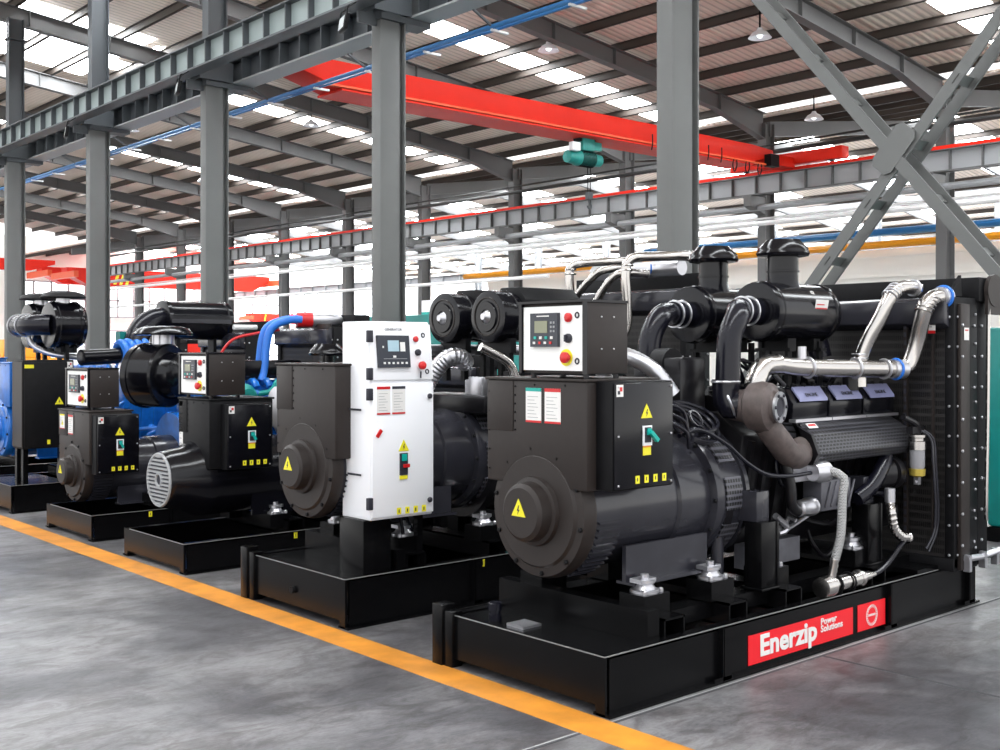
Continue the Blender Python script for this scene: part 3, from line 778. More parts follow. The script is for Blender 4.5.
def control_panel(root, x0, x1, y0, y1, z0, z1, lean=0.0):
    h = z1 - z0; w = y1 - y0
    m = MB(); m.box(x0, x1, y0, y1, z0, z1); b = m.build('control_panel', K['panel'], root, bevel=.004)
    MB().box(x0 - .025, x1, y0 - .006, y1 + .006, z1, z1 + .012).build('rain_hood', K['black'], b)
    m = MB(); m.box(x0 - .02, x0, y1 - .015, y1 + .004, z0, z1); m.box(x0 - .02, x0, y0 - .004, y0 + .008, z0, z1); m.build('edge_trim', K['black'], b)
    fp = MB().box(x0 - .010, x0, y0 + .01, y1 - .02, z0 + .015, z1 - .015).build('face_plate', K['plate'], b, label='white face plate')
    X = x0 - .010; r = Vector((0, -1, 0))
    yl = y1 - .02 - (w - .03) * .16; yr = y1 - .02 - (w - .03) * .62
    zc = z0 + h * .62
    m = MB(); m.box(X - .018, X, yr, yl, zc - .24 * h, zc + .24 * h, K['bezel'])
    m.box(X - .021, X - .017, yr + (yl - yr) * .36, yr + (yl - yr) * .82, zc - .04 * h, zc + .13 * h, K['screen'])
    m.box(X - .020, X - .017, yr + (yl - yr) * .3, yr + (yl - yr) * .75, zc + .19 * h, zc + .205 * h, K['paper'])
    for i, mt in enumerate((K['green'], K['paper'], K['green'], K['paper'])):
        yy = yl - (yl - yr) * (.2 + .2 * i); m.box(X - .022, X - .017, yy - .008, yy + .008, zc - .13 * h, zc - .09 * h, mt)
    for i, mt in enumerate((K['paper'], K['red'], K['paper'], K['red'])):
        yy = yl - (yl - yr) * (.16 + .2 * i); m.box(X - .022, X - .017, yy - .007, yy + .007, zc - .2 * h, zc - .165 * h, mt)
    for dz in (.10, .04, -.02):
        for dy in (.12, .22): m.box(X - .021, X - .017, yr + (yl - yr) * dy - .005, yr + (yl - yr) * dy + .005, zc + dz * h - .004, zc + dz * h + .006, K['greypipe'])
    m.build('controller', None, b, label='charcoal controller with small screen')
    yk = y0 + w * .24
    MB().lathe([(0, .022), (.012, .022), (.02, .012)], (X, yk, z0 + h * .79), (-1, 0, 0), 16).build('warning_lamp', K['red'], b, label='red lamp')
    MB().lathe([(0, .022), (.012, .022), (.02, .016)], (X, yk, z0 + h * .50), (-1, 0, 0), 16).box(X - .03, X - .02, yk - .005, yk + .005, z0 + h * .50 - .016, z0 + h * .50 + .016).build('key_switch', K['ink'], b)
    m = MB(); m.lathe([(0, .040), (.004, .040)], (X, yk + .016, z0 + h * .23), (-1, 0, 0), 20, K['yellow']); m.lathe([(.004, .014), (.02, .014), (.021, .026), (.036, .026), (.042, .016)], (X, yk, z0 + h * .23), (-1, 0, 0), 20, K['red'])
    m.build('emergency_stop', None, b, label='red emergency stop with yellow collar')
    m = MB()
    for zz in (.82, .18): m.torus((X - .002, yk - .055, z0 + h * zz), (1, 0, 0), .012, .004, 12, 5); 
    m.build('latch', K['ink'], b)
    m = MB()
    for xx in (x0 + .04, x1 - .04): 
        for yy in (y0 + .04, y1 - .04): m.cyl((xx, yy, z0 - .035), (xx, yy, z0), .014, 10)
    m.build('rubber_foot', K['rubber'], b)
    m = MB()
    for a, c in ((.35, .8), (.65, .8), (.35, .35), (.65, .35)): m.bolt((x0 + (x1 - x0) * a, y0, z0 + h * c), (0, -1, 0), .005, .005)
    m.build('screw', K['steel'], b)
    return b

def alternator(root, x0, cy, cz, r, L, m_=None, ring=True, fan=False, foot=True):
    M_ = m_ or K['alt']
    if fan:
        b = MB().lathe([(.30, r * 1.0), (L, r * 1.0)], (x0, cy, cz), (1, 0, 0), 40, None).build('alternator', M_, root)
        m = MB().lathe([(0, r * .70), (.03, r * .74), (.14, r * .80), (.26, r * .98), (.32, r * 1.02)], (x0, cy, cz), (1, 0, 0), 40)
        m.build('fan_cowl', M_, b)
        g = MB()
        for i in range(-6, 7):
            z = i * r * .1; hw = math.sqrt(max(0, (r * .62) ** 2 - z * z))
            if abs(i) < 2:
                g.bar((x0 - .008, cy - hw, cz + z), (x0 - .008, cy - r * .17, cz + z), .02, r * .05); g.bar((x0 - .008, cy + r * .17, cz + z), (x0 - .008, cy + hw, cz + z), .02, r * .05)
            else: g.bar((x0 - .008, cy - hw, cz + z), (x0 - .008, cy + hw, cz + z), .02, r * .05)
        g.torus((x0 - .008, cy, cz), (1, 0, 0), r * .66, .012, 32, 6); g.torus((x0 - .008, cy, cz), (1, 0, 0), r * .17, .012, 20, 6)
        g.build('fan_grille', K['greypipe'], b)
        MB().lathe([(-.004, r * .62), (0, r * .62)], (x0, cy, cz), (1, 0, 0), 32).build('fan_opening', K['ink'], b)
        return b
    b = MB().lathe([(.06, r * .97), (.26, r * .98), (.27, r * .93), (L - .28, r * .93), (L - .27, r * .98), (L, r * .98)], (x0, cy, cz), (1, 0, 0), 48).build('alternator', M_, root)
    # end cover disc, rim and hub
    m = MB().lathe([(-.004, .0), (-.004, r * .80), (.01, r * .84), (.014, r * .96), (.05, r * 1.0), (.085, r * 1.0), (.09, r * .95)], (x0, cy, cz), (1, 0, 0), 48)
    m.build('end_cover', K['panel'] if m_ is None else M_, b)
    m = MB().lathe([(-.10, .0), (-.10, r * .36), (-.085, r * .42), (-.03, r * .44), (-.025, r * .50), (.0, r * .52)], (x0, cy, cz), (1, 0, 0), 40)
    m.build('bearing_cap', K['panel'] if m_ is None else M_, b)
    m = MB()
    for i in range(10):
        a = 2 * PI * i / 10 + .2; m.bolt((x0 + .012, cy + math.cos(a) * r * .91, cz + math.sin(a) * r * .91), (-1, 0, 0), .012, .012)
    m.build('bolt', K['mattblack'], b)
    warning_triangle(b, (x0 - .10, cy + .01, cz + .01), (0, -1, 0), (0, 0, 1), (-1, 0, 0), r * .17)
    # louvres on the lower flank
    m = MB()
    for i in range(11):
        a = R(-6 - i * 6.2) ; rr = r * 1.0
        for sgn in (-1, 1):
            p = Vector((0, sgn * -math.cos(a) * rr * -1, math.sin(a) * rr))
            yy = cy + sgn * math.cos(a) * rr; zz = cz + math.sin(a) * rr
            m.bar((x0 + .10, yy, zz), (x0 + .25, yy, zz), .010, .016, up=(0, sgn * math.cos(a), math.sin(a)))
    m.build('louvre', M_, b)
    if ring:
        rr = r * 1.10; panels = []
        MB().lathe([(L - .04, rr * .90), (L - .03, rr), (L - .0, rr * 1.02), (L + .02, rr * 1.02), (L + .02, rr * .99), (L + .20, rr * .99), (L + .20, rr * 1.03), (L + .23, rr * 1.03), (L + .24, rr * .9)], (x0, cy, cz), (1, 0, 0), 48).build('flywheel_ring', M_, b)
        m = MB()
        for k in range(9):
            a0 = R(-78 + 360 / 9 * k); m = MB(); panels.append(m)
            for q in range(3):
                a = a0 + R(9) * q
                p0 = [cy + math.cos(a) * rr * 1.0, cz + math.sin(a) * rr * 1.0]; p1 = [cy + math.cos(a + R(9)) * rr * 1.0, cz + math.sin(a + R(9)) * rr * 1.0]
                m.bar((x0 + L + .11, p0[0], p0[1]), (x0 + L + .11, p1[0], p1[1]), .135, .012, up=(0, math.cos(a), math.sin(a)))
        for m in panels: m.build('vent_grille', K['grille'], b)
        m = MB()
        for i in range(14):
            a = 2 * PI * i / 14; m.bolt((x0 + L - .035, cy + math.cos(a) * rr * .97, cz + math.sin(a) * rr * .97), (-1, 0, 0), .012, .012)
        m.build('flange_bolt', K['mattblack'], b)
    if foot:
        for sgn in (-1, 1):
            yy = cy + sgn * r * .92
            m = MB(); m.box(x0 + .30, x0 + .92, yy - .012, yy + .012, cz - r * 1.02, cz - r * .50)
            m.box(x0 + .30, x0 + .92, yy - .07, yy + .05, cz - r * 1.06, cz - r * 1.02)
            m.build('mounting_foot', M_, b)
    return b

def skid(root, L, W, H, x_post=True, tank=0.5, cross=(), stiff=(), iso_y=(.2, .92), tank_top=True, tag_x=(.86,), fill=True):
    t = .012
    m = MB()
    for y, s in ((0, 1), (W, -1)):
        a, b = sorted((y, y + s * t)); m.box(0.03, L, a, b, 0.01, H)           # web
        a, b = sorted((y - s * .03, y + s * .07)); m.box(0.0, L, a, b, 0, .012)   # bottom flange
        a, b = sorted((y, y + s * .07)); m.box(0.03, L, a, b, H - .012, H)        # top flange
    m.box(L - .012, L, 0, W, .01, H)
    b = m.build('skid_frame', K['skid'], root)
    # front tank with cut out feet
    m = MB(); m.prism([(0.0, 0), (.05, 0), (.06, .045), (W - .06, .045), (W - .05, 0), (W, 0), (W, H), (0, H)], 'x', 0.0, .014)
    m.build('front_plate', K['skid'], b)
    if tank_top:
        m = MB(); m.box(.014, tank, .012, W - .012, H - .018, H - .006); m.build('tank_top', K['skid'], b)
    if x_post:
        m = MB(); m.box(-.03, .06, W - .03, W + .05, 0, H + .045); m.box(-.02, .05, W - .10, W - .03, .0, H + .02); m.build('corner_post', K['skid'], b, bevel=.004)
    MB().box(0.0, L, -.003, .003, H - .001, H + .003).build('edge_highlight', K['worn'], b); MB().box(-.003, .003, 0, W - .1, H - .001, H + .003).build('edge_highlight', K['worn'], b)  # thin pale strips added as a painted highlight along the top edges
    for x in stiff:
        m = MB(); m.box(x - .006, x + .006, -.03, 0, .012, H); m.box(x - .07, x + .07, -.03, -.022, .012, .03); m.box(x, x + .06, -.03, -.024, .012, H)
        m.build('stiffener', K['skid'], b)
    for x in cross:
        h0, h1 = H - .03, H + .085; m = MB(); w2 = .075
        m.box(x - w2, x + w2, .05, W - .05, h1 - .01, h1); m.box(x - w2, x + w2, .05, W - .05, h0, h0 + .01)
        m.box(x - w2, x - w2 + .01, .05, W - .05, h0, h1); m.box(x + w2 - .01, x + w2, .05, W - .05, h0, h1)
        c = m.build('crossmember', K['skid'], b)
    for x in tag_x:
        sticker(b, 'earth_label', (x, -.001, H - .055), (1, 0, 0), (0, 0, 1), .03, .045, [(0, 1, 0, 1, K['yellow']), (.4, .6, .25, .75, K['ink'])], 'yellow label')
    if fill:
        MB().lathe([(0, .034), (.03, .034), (.032, .026), (.05, .026), (.052, .036), (.085, .036), (.09, .03)], (.11, W - .28, H - .006), (0, 0, 1), 20).build('filler_cap', K['rubber'], b)
        m = MB(); m.box(.08, .2, W - .52, W - .40, H - .006, H + .006); m.build('level_plate', K['steel'], b)
    return b

def isolator(par, x, y, z):
    m = MB(); m.box(x - .09, x + .09, y - .09, y + .07, z, z + .10, K['skid'])
    m.lathe([(0, .070), (.012, .070), (.016, .055), (.04, .040), (.045, .05), (.06, .05), (.062, .02), (.085, .02)], (x, y - .01, z + .10), (0, 0, 1), 16, K['steel'])
    m.box(x - .055, x + .055, y - .035, y + .035, z + .145, z + .165, K['steel'])
    for dx, dy in ((-.06, -.06), (.06, -.06)): m.bolt((x + dx, y + dy, z + .10), (0, 0, 1), .013, .02, K['steel'])
    return m.build('vibration_mount', None, par)

def radiator(root, x, y0, y1, z0, z1, d=.22, guard=True, tank='angled', bolts=True, mm=None):
    M_ = mm or K['mattblack']
    b = MB().box(x + .02, x + d - .02, y0 + .05, y1 - .05, z0 + .06, z1 - .06).build('radiator', K['core'], root)
    for a, c in ((y0, y0 + .06), (y1 - .06, y1)):
        MB().box(x, x + d, a, c, z0, z1).build('side_frame', M_, b, bevel=.005)
    m = MB(); m.box(x - .005, x + d + .005, y0, y1, z0 - .02, z0 + .06); m.build('bottom_tank', M_, b, bevel=.006)
    m = MB(); m.prism([(x - .06, z1 - .02), (x - .06, z1 - .16), (x + .03, z1 - .20), (x + d, z1 - .20), (x + d, z1), (x, z1)], 'y', y0 + .03, y1 - .03)
    m.build('top_tank', K['alt'], b, bevel=.008)
    m = MB(); m.box(x + d - .02, x + d + .16, y0 - .02, y1 + .02, z1 - .02, z1 + .13); m.build('shroud', M_, b, bevel=.004)
    if bolts:
        m = MB()
        for i in range(9):
            z = z0 + .08 + (z1 - z0 - .2) * i / 8
            m.bolt((x, y0 + .03, z), (-1, 0, 0), .009, .008); m.bolt((x + .04, y0, z), (0, -1, 0), .009, .008); m.bolt((x + d - .03, y0, z + .02), (0, -1, 0), .009, .008)
        m.build('frame_bolt', K['steel'], b)
    return b

def valve_cover(par, x0, x1, side, cy, ang=0, m_=None, plate=None, text=False):
    """one rocker cover of a V engine bank; side=-1 right bank; local section in y,z then extruded along x"""
    s = side
    sec = [(.26, 1.205), (.255, 1.30), (.31, 1.385), (.43, 1.40), (.47, 1.34), (.47, 1.205)]
    poly = [((cy + s * (cy0 - .0)), z) for cy0, z in [(cy - a, b) for a, b in sec]]
    m = MB(); m.prism(poly, 'x', x0, x1); o = m.build('rocker_cover', m_ or K['black'], par, bevel=.012)
    return o

def air_cleaner(root, x0, L, cy, cz, r, cap=True, capr=.15, neck=.09, pipe=None, m_=None, label=None):
    M_ = m_ or K['black']
    b = MB().lathe([(0, .0), (0, r * .80), (.005, r * .97), (.02, r), (.05, r), (.055, r * 1.03), (.07, r * 1.03), (.075, r), (L - .08, r), (L - .075, r * 1.04), (L - .05, r * 1.04), (L - .04, r), (L, r * .9), (L + .01, 0)], (x0, cy, cz), (1, 0, 0), 40).build('air_cleaner', M_, root, label=label)
    if cap:
        cx = x0 + L * .42
        MB().lathe([(r * .8, neck * 1.15), (r * 1.05, neck), (r * 1.35, neck), (r * 1.36, neck * 1.06), (r * 1.42, neck * 1.06), (r * 1.43, neck), (r + neck * 2.3, neck)], (cx, cy, cz), (0, 0, 1), 28).build('inlet_neck', M_, b)
        z = r + neck * 1.7
        MB().lathe([(z, capr * .8), (z + .005, capr), (z + .02, capr * 1.05), (z + .035, capr * 1.0), (z + .05, capr * .98), (z + .085, capr * .74), (z + .10, capr * .66), (z + .102, 0)], (cx, cy, cz), (0, 0, 1), 16).build('rain_cap', M_, b)
    m = MB(); m.box(x0 + L * .3, x0 + L * .42, cy - .09, cy + .09, cz - r - .05, cz - r * .9); m.box(x0 + L * .7, x0 + L * .8, cy - .09, cy + .09, cz - r - .05, cz - r * .9)
    m.build('saddle', K['mattblack'], b)
    return b

def vee_engine(root, x0, x1, cy, M_, cover=None, top=1.36, z0=.48, det=True, hoses=8, seed=3):
    rnd = random.Random(seed)
    L = x1 - x0; M2 = cover or M_
    b = MB().prism([(cy - .20, z0 + .15), (cy - .24, z0 + .35), (cy - .30, top - .22), (cy - .12, top - .1), (cy + .12, top - .1), (cy + .30, top - .22), (cy + .24, z0 + .35), (cy + .20, z0 + .15)], 'x', x0, x1).build('engine', M_, root, bevel=.01)
    MB().prism([(cy - .16, z0), (cy - .20, z0 + .15), (cy + .20, z0 + .15), (cy + .16, z0)], 'x', x0 + .06, x1 - .1).build('oil_pan', M_, b, bevel=.02)
    MB().lathe([(0, .34), (.06, .345), (.12, .30), (.20, .30)], (x0 - .20, cy, z0 + .32), (1, 0, 0), 40).build('flywheel_housing', M_, b)
    # ribs, bosses and pipes on the flanks of the block
    m = MB()
    for i in range(int(L / .14)):
        x = x0 + .07 + i * .14
        for s in (-1, 1):
            m.bar((x, cy + s * .225, z0 + .17), (x, cy + s * .305, top - .25), .03, .03)
    m.build('block_rib', M_, b)
    m = MB(); m.tube([(x0 + .05, cy - .02, top - .08), (x1 - .05, cy - .02, top - .08)], .07, 14, smooth=False)
    for i in range(6): m.tube([(x0 + .15 + i * L * .15, cy - .02, top - .06), (x0 + .15 + i * L * .15, cy - .16, top - .02), (x0 + .15 + i * L * .15, cy - .22, top - .08)], .035, 10)
    m.build('inlet_manifold', M_, b)
    if det:
        for i in range(hoses):
            x = x0 + rnd.random() * L * .8; s = -1
            y = cy + s * (.30 + rnd.random() * .05)
            p = [(x, y, z0 + .1 + rnd.random() * .3)]
            for k in range(3): p.append((p[-1][0] + rnd.uniform(-.05, .25), y + rnd.uniform(-.05, .05), p[-1][2] + rnd.uniform(-.1, .18)))
            MB().tube(p, rnd.choice((.009, .012, .018)), 8).build('hose', rnd.choice((K['rubber'], K['rubber'], K['engine'], K['steel'])), b)
    return b

# ---------------------------------------------------------------- set 1: the large black V engine set with the red banner
g1 = thing('generator_set', (3.56, 3.35, 0), 'large black V-engine generator set in front with a red banner on its skid', 'generator')
sk = skid(g1, 3.43, 1.13, .262, cross=(.53, 1.02, 1.50, 2.35), stiff=(.80, 2.35, 3.30), tank=.46, tag_x=(.86, 2.37))
MB().box(.46, 3.40, .02, 1.11, .04, .06).build('floor_pan', K['skid'], sk)
m = MB(); m.box(.43, 2.9, .16, .28, .262, .34); m.box(.43, 2.9, .85, .97, .262, .34); m.build('inner_rail', K['skid'], sk)
MB().box(.34, .42, .05, 1.08, .255, .40).build('front_crossbeam', K['skid'], sk)
for x, y in ((.50, .22), (1.00, .22), (1.48, .22), (2.32, .22), (.50, .92), (1.00, .92)): isolator(sk, x, y, .345)
# banner and emblem plate on the side
bn = MB().box(1.03, 1.985, -.004, -.001, .035, .182).build('banner', K['banner'], sk, label='red maker banner with white lettering')
text_mesh('lettering', 'Enerzip',   .146, K['paper'], bn, (1.12, -.006, .069), (1, 0, 0), (0, 0, 1), bold=.0048, sx=1.16, depth=.001)
text_mesh('lettering', 'Power', .050, K['paper'], bn, (1.665, -.006, .135), (1, 0, 0), (0, 0, 1), bold=.001, sx=1.15, depth=.001)
text_mesh('lettering', 'Solutions', .050, K['paper'], bn, (1.665, -.006, .096), (1, 0, 0), (0, 0, 1), bold=.001, sx=1.15, depth=.001)
em = MB().box(2.035, 2.325, -.004, -.001, .035, .182).build('emblem_plate', K['banner'], sk, label='red square with round white emblem')
m = MB(); m.torus((2.18, -.005, .108), (0, 1, 0), .058, .0016, 40, 5); m.torus((2.18, -.005, .108), (0, 1, 0), .045, .001, 40, 5)
for i in range(24):
    a = 2 * PI * i / 24; m.box(2.18 + math.cos(a) * .0515 * 1.0 - .003, 2.18 + math.cos(a) * .0515 + .003, -.006, -.004, .108 + math.sin(a) * .0515 - .003, .108 + math.sin(a) * .0515 + .003)
for i in range(5): m.box(2.144 + i * .0155, 2.154 + i * .0155, -.006, -.004, .104, .116)
m.build('emblem', K['paper'], em)

A = alternator(g1, .15, .60, .822, .330, .98)
tb = terminal_box(g1, .15, .64, .255, .955, .945, 1.452)
bb = breaker_box(g1, .21, .632, .15, .255, .95, 1.455)
cp = control_panel(g1, .15, .43, .255, .692, 1.488, 1.822)

E1 = vee_engine(g1, 1.38, 2.72, .585, K['engine'], hoses=10)
CYE = .585
for i in range(3):
    a = 1.80 + i * .372
    o = valve_cover(E1, a, a + .35, -1, CYE)
    MB().prism([(.245, 1.31), (.247, 1.325), (.300, 1.392), (.304, 1.380)], 'x', a + .05, a + .33).build('name_plate', K['tag'], o, label='pale lavender name plate')
    text_mesh('lettering', 'ENGINE', .034, K['ink'], o, (a + .12, .2490, 1.337), (1, 0, 0), (0, .56, .83), bold=.0, sx=1.0, depth=.001)
    m = MB()
    for xx in (.07, .175, .28): m.bolt((a + xx, .31, 1.392), (0, -.3, 1), .014, .02)
    m.build('cover_bolt', K['mattblack'], o)
    MB().box(a - .005, a + .36, .235, .28, 1.195, 1.212).build('gasket_rail', K['steel'], o)
    o2 = MB().prism([(.91, 1.205), (.915, 1.30), (.86, 1.385), (.74, 1.40), (.70, 1.34), (.70, 1.205)], 'x', a, a + .35).build('rocker_cover', K['black'], E1, bevel=.012)
# perforated exhaust heat shield
m = MB(); m.prism([(.24, 1.19), (.13, 1.13), (.085, 1.03), (.12, .975), (.30, .96), (.36, 1.19)], 'x', 1.80, 2.83)
m.build('heat_shield', K['guard'], E1, bevel=.006)
MB().prism([(.25, 1.195), (.125, 1.135), (.08, 1.03), (.115, .97), (.22, .955), (.22, 1.195)], 'x', 1.775, 1.80).build('shield_end', K['engine'], E1)
sticker(E1, 'warning_label', (1.83, .172, 1.165), (1, 0, 0), (0, .5, .5), .09, .05, [(0, 1, 0, 1, K['paper']), (.1, .9, .4, .8, K['red'])])
m = MB(); m.box(1.80, 2.83, .34, .40, .93, 1.0); m.build('manifold_bracket', K['engine'], E1)
# turbocharger and elbow
T = MB().lathe([(-.16, .05), (-.15, .075), (-.05, .095), (-.03, .125), (.03, .135), (.08, .125), (.10, .085), (.12, .082)], (1.40, .21, 1.30), (.19, -.98, 0), 32, close=True).build('turbocharger', K['rust'], E1, label='rust-brown cast turbocharger')
m = MB(); p = Vector((1.40, .21, 1.30)) + Vector((.19, -.98, 0)) * .122
m.lathe([(0, .082), (.012, .082), (.012, .055), (0, .055)], p, (.19, -.98, 0), 28, K['steel'], close=False); m.lathe([(.0, .056), (.004, .056)], p, (.19, -.98, 0), 24, K['ink'])
for i in range(6):
    a = 2 * PI * i / 6; s_ = Vector((.98, .19, 0)); m.bolt(p + s_ * math.cos(a) * .068 + Vector((0, 0, 1)) * math.sin(a) * .068 + Vector((.19, -.98, 0)) * .01, (.19, -.98, 0), .010, .01, K['ink'])
m.build('turbo_outlet', None, T)
MB().tube([(1.44, .18, 1.20), (1.50, .15, 1.12), (1.60, .15, 1.04), (1.72, .17, 1.02), (1.80, .20, 1.06)], .07, 16).build('exhaust_elbow', K['rust'], T)
MB().tube([(1.37, .28, 1.31), (1.33, .34, 1.30), (1.325, .36, 1.36), (1.325, .36, 1.44)], .072, 16).build('compressor_inlet', K['rubber'], T)
m = MB(); m.torus((1.325, .36, 1.43), (0, 0, 1), .074, .007, 24, 6); m.torus((1.335, .335, 1.31), (.5, -.6, .3), .077, .008, 24, 6); m.build('hose_clamp', K['steel'], T)
T2 = MB().lathe([(-.14, .05), (-.05, .095), (-.03, .12), (.03, .13), (.09, .12), (.11, .08)], (1.36, .95, 1.30), (.55, .83, 0), 28).build('turbocharger', K['rust'], E1)
# two air cleaners and their black down pipes
for i, (cy_, z_) in enumerate(((.50, 1.822), (.99, 1.815))):
    ac = air_cleaner(g1, 1.78, .66 if i == 0 else .60, cy_, z_, .172, label=('nearer' if i == 0 else 'farther') + ' black air cleaner')
    m = MB().lathe([(-.14, .075), (0, .078), (.02, .10)], (1.78, cy_, z_), (1, 0, 0), 28); m.build('outlet_neck', K['rubber'], ac)
    m = MB(); m.torus((1.72, cy_, z_), (1, 0, 0), .080, .007, 28, 6); m.torus((1.655, cy_, z_), (1, 0, 0), .078, .007, 28, 6); m.build('hose_clamp', K['steel'], ac)
    yy = cy_ - .02
    pt = [(1.64, cy_, z_), (1.52, cy_, z_ - .005), (1.41, yy, z_ - .05), (1.35, yy, z_ - .15), (1.335, yy, z_ - .3), (1.33, yy, z_ - .43)]
    dy = -.13 if i == 0 else -.06
    pt = [(x, y + dy * min(1, max(0, (1.64 - x) / .2)), z) for x, y, z in pt]
    MB().tube(pt, .066, 20).build('intake_pipe', K['rubber'], ac)
    if i == 0: sticker(ac, 'caution_label', (2.13, cy_ - .166, z_ + .01), (1, 0, 0), (0, -.2, 1), .13, .062, [(0, 1, 0, 1, K['paper']), (.05, .95, .1, .25, K['red']), (.1, .7, .5, .6, K['red'])])
    if i == 0: text_mesh('lettering', '02', .035, K['paper'], ac, (2.15, cy_ - .135, z_ + .105), (1, 0, 0), (0, .6, .8), depth=.001)
    m = MB()
    for x in (1.98, 2.30): m.box(x - .02, x + .02, cy_ - .10, cy_ - .08, 1.38, z_ - .17); m.box(x - .02, x + .02, cy_ + .08, cy_ + .10, 1.38, z_ - .17); m.box(x - .03, x + .03, cy_ - .12, cy_ + .12, z_ - .23, z_ - .21)
    m.build('stand', K['mattblack'], ac)
# charge air pipes
P1 = MB().tube([(1.50, .30, 1.40), (1.53, .30, 1.46), (1.60, .31, 1.51), (1.72, .31, 1.52)], .056, 18, rib=.004, step=.022).tube([(1.70, .31, 1.52), (1.98, .28, 1.50), (2.72, .14, 1.485)], .052, 18).build('charge_pipe', K['chrome'], E1, label='polished steel pipe over the rocker covers')
m = MB()
for q in ((1.98, .28, 1.50), (2.36, .21, 1.493), (2.60, .16, 1.487)): m.torus(q, (1, -.17, 0), .056, .008, 24, 6)
m.cyl((1.93, .285, 1.55), (1.93, .285, 1.62), .025, 10)
m.build('pipe_clamp', K['steel'], P1)
MB().tube([(2.66, .15, 1.486), (2.76, .125, 1.484)], .058, 18, smooth=False).build('coupling', K['steel'], P1)
MB().torus((2.70, .14, 1.485), (1, -.2, 0), .058, .010, 24, 6).build('coupling_band', K['bluehose'], P1, label='blue band')
P2 = MB().tube([(2.72, .14, 1.485), (2.78, .11, 1.50), (2.81, .09, 1.57), (2.82, .06, 1.68), (2.80, .02, 1.80), (2.80, .0, 1.87), (2.84, -.02, 1.91), (2.92, -.03, 1.925)], .048, 18, rib=.0, step=.02).build('riser_pipe', K['chrome'], E1, label='bent polished pipe up to the radiator')
m = MB()
for k in range(5): m.torus((2.79 + .012 * k, .01 - .007 * k, 1.83 + .02 * k), (.3, -.1, 1), .050, .006, 24, 6)
m.build('bellows', K['chrome'], P2)
MB().tube([(2.91, -.03, 1.922), (2.98, -.035, 1.925)], .060, 18, smooth=False).build('coupling', K['steel'], P2)
MB().torus((2.945, -.033, 1.923), (1, 0, 0), .060, .012, 24, 6).build('coupling_band', K['bluehose'], P2, label='blue band')
P3 = MB().tube([(2.50, .26, 1.38), (2.50, .26, 1.52), (2.52, .23, 1.64), (2.56, .17, 1.78), (2.60, .13, 1.90), (2.66, .11, 1.965), (2.76, .10, 1.98), (2.88, .10, 1.975)], .042, 16).build('coolant_pipe', K['chrome'], E1, label='slimmer polished pipe rising to the radiator')
m = MB()
for k in range(4): m.torus((2.50, .26, 1.50 + .025 * k), (0, 0, 1), .044, .006, 20, 6)
for k in range(4): m.torus((2.60 + .02 * k, .125 - .003 * k, 1.92 + .015 * k), (1, 0, .8), .044, .005, 20, 6)
m.torus((2.84, .10, 1.977), (1, 0, 0), .044, .01, 20, 6)
m.build('bellows', K['steel'], P3)
MB().cyl((2.46, .30, 1.36), (2.46, .30, 1.46), .05, 16).build('pipe_stub', K['engine'], P3)
MB().tube([(2.55, .75, 1.72), (2.7, .75, 1.74), (2.78, .74, 1.66), (2.80, .72, 1.55)], .07, 18).build('black_elbow', K['rubber'], E1)
# radiator
RD = radiator(g1, 2.95, -.10, 1.28, .28, 1.92, d=.30, mm=K['mattblack'])
MB().box(2.925, 2.945, .19, .215, .45, 1.80).box(2.925, 2.945, .02, .03, .45, 1.78).build('guard_strip', K['panel'], RD)
m = MB()
for i in range(26): m.box(2.922, 2.926, .194, .211, .48 + i * .05, .51 + i * .05)
m.build('slot', K['ink'], RD)
sticker(RD, 'caution_label', (2.915, .10, 1.70), (0, -1, 0), (0, 0, 1), .10, .075, [(0, 1, 0, 1, K['paper']), (0, 1, 0, .25, K['red']), (.1, .8, .5, .6, K['greypipe'])])
MB().box(2.99, 3.10, -.125, -.10, .27, 1.88).build('side_channel', K['panel'], RD, bevel=.003, label='brown-grey side channel')
sticker(RD, 'serial_label', (3.02, -.127, 1.66), (1, 0, 0), (0, 0, 1), .06, .075, [(0, 1, 0, 1, K['paper']), (.15, .85, .75, .85, K['red'])])
MB().box(3.25, 3.38, -.10, -.07, .27, 1.90).build('side_channel', K['mattblack'], RD, bevel=.003)
m = MB()
for xx in (3.00, 3.20, 3.30):
    for i in range(8): m.bolt((xx, -.125 if xx < 3.1 else -.10, .42 + i * .19), (0, -1, 0), .010, .01)
m.build('frame_bolt', K['steel'], RD)
m = MB(); m.lathe([(-.014, .10), (.014, .10)], (3.38, -.14, 1.97), (0, 1, 0), 28); m.box(3.285, 3.475, -.150, -.130, 1.82, 1.97); m.build('lifting_plate', K['panel'], RD)
m = MB(); m.prism([(2.97, 1.93), (3.13, 1.93), (3.12, 2.06)], 'y', -.06, -.04); m.build('gusset', K['mattblack'], RD)
MB().tube([(3.34, -.13, 1.95), (3.31, -.14, 1.80), (3.30, -.14, 1.2), (3.28, -.14, .62), (3.31, -.13, .55)], .012, 8).build('overflow_pipe', K['chrome'], RD, label='thin bright vertical pipe')
MB().box(2.70, 3.40, .0, 1.1, .262, .29).build('base_shelf', K['skid'], RD)
MB().tube([(3.02, -.14, .34), (3.25, -.14, .33), (3.44, -.15, .345)], .02, 10).build('drain_pipe', K['steel'], RD)
m = MB()
for xx in (3.04, 3.24, 3.4): m.box(xx - .015, xx + .015, -.16, -.12, .26, .36)
m.build('pipe_clip', K['steel'], RD)
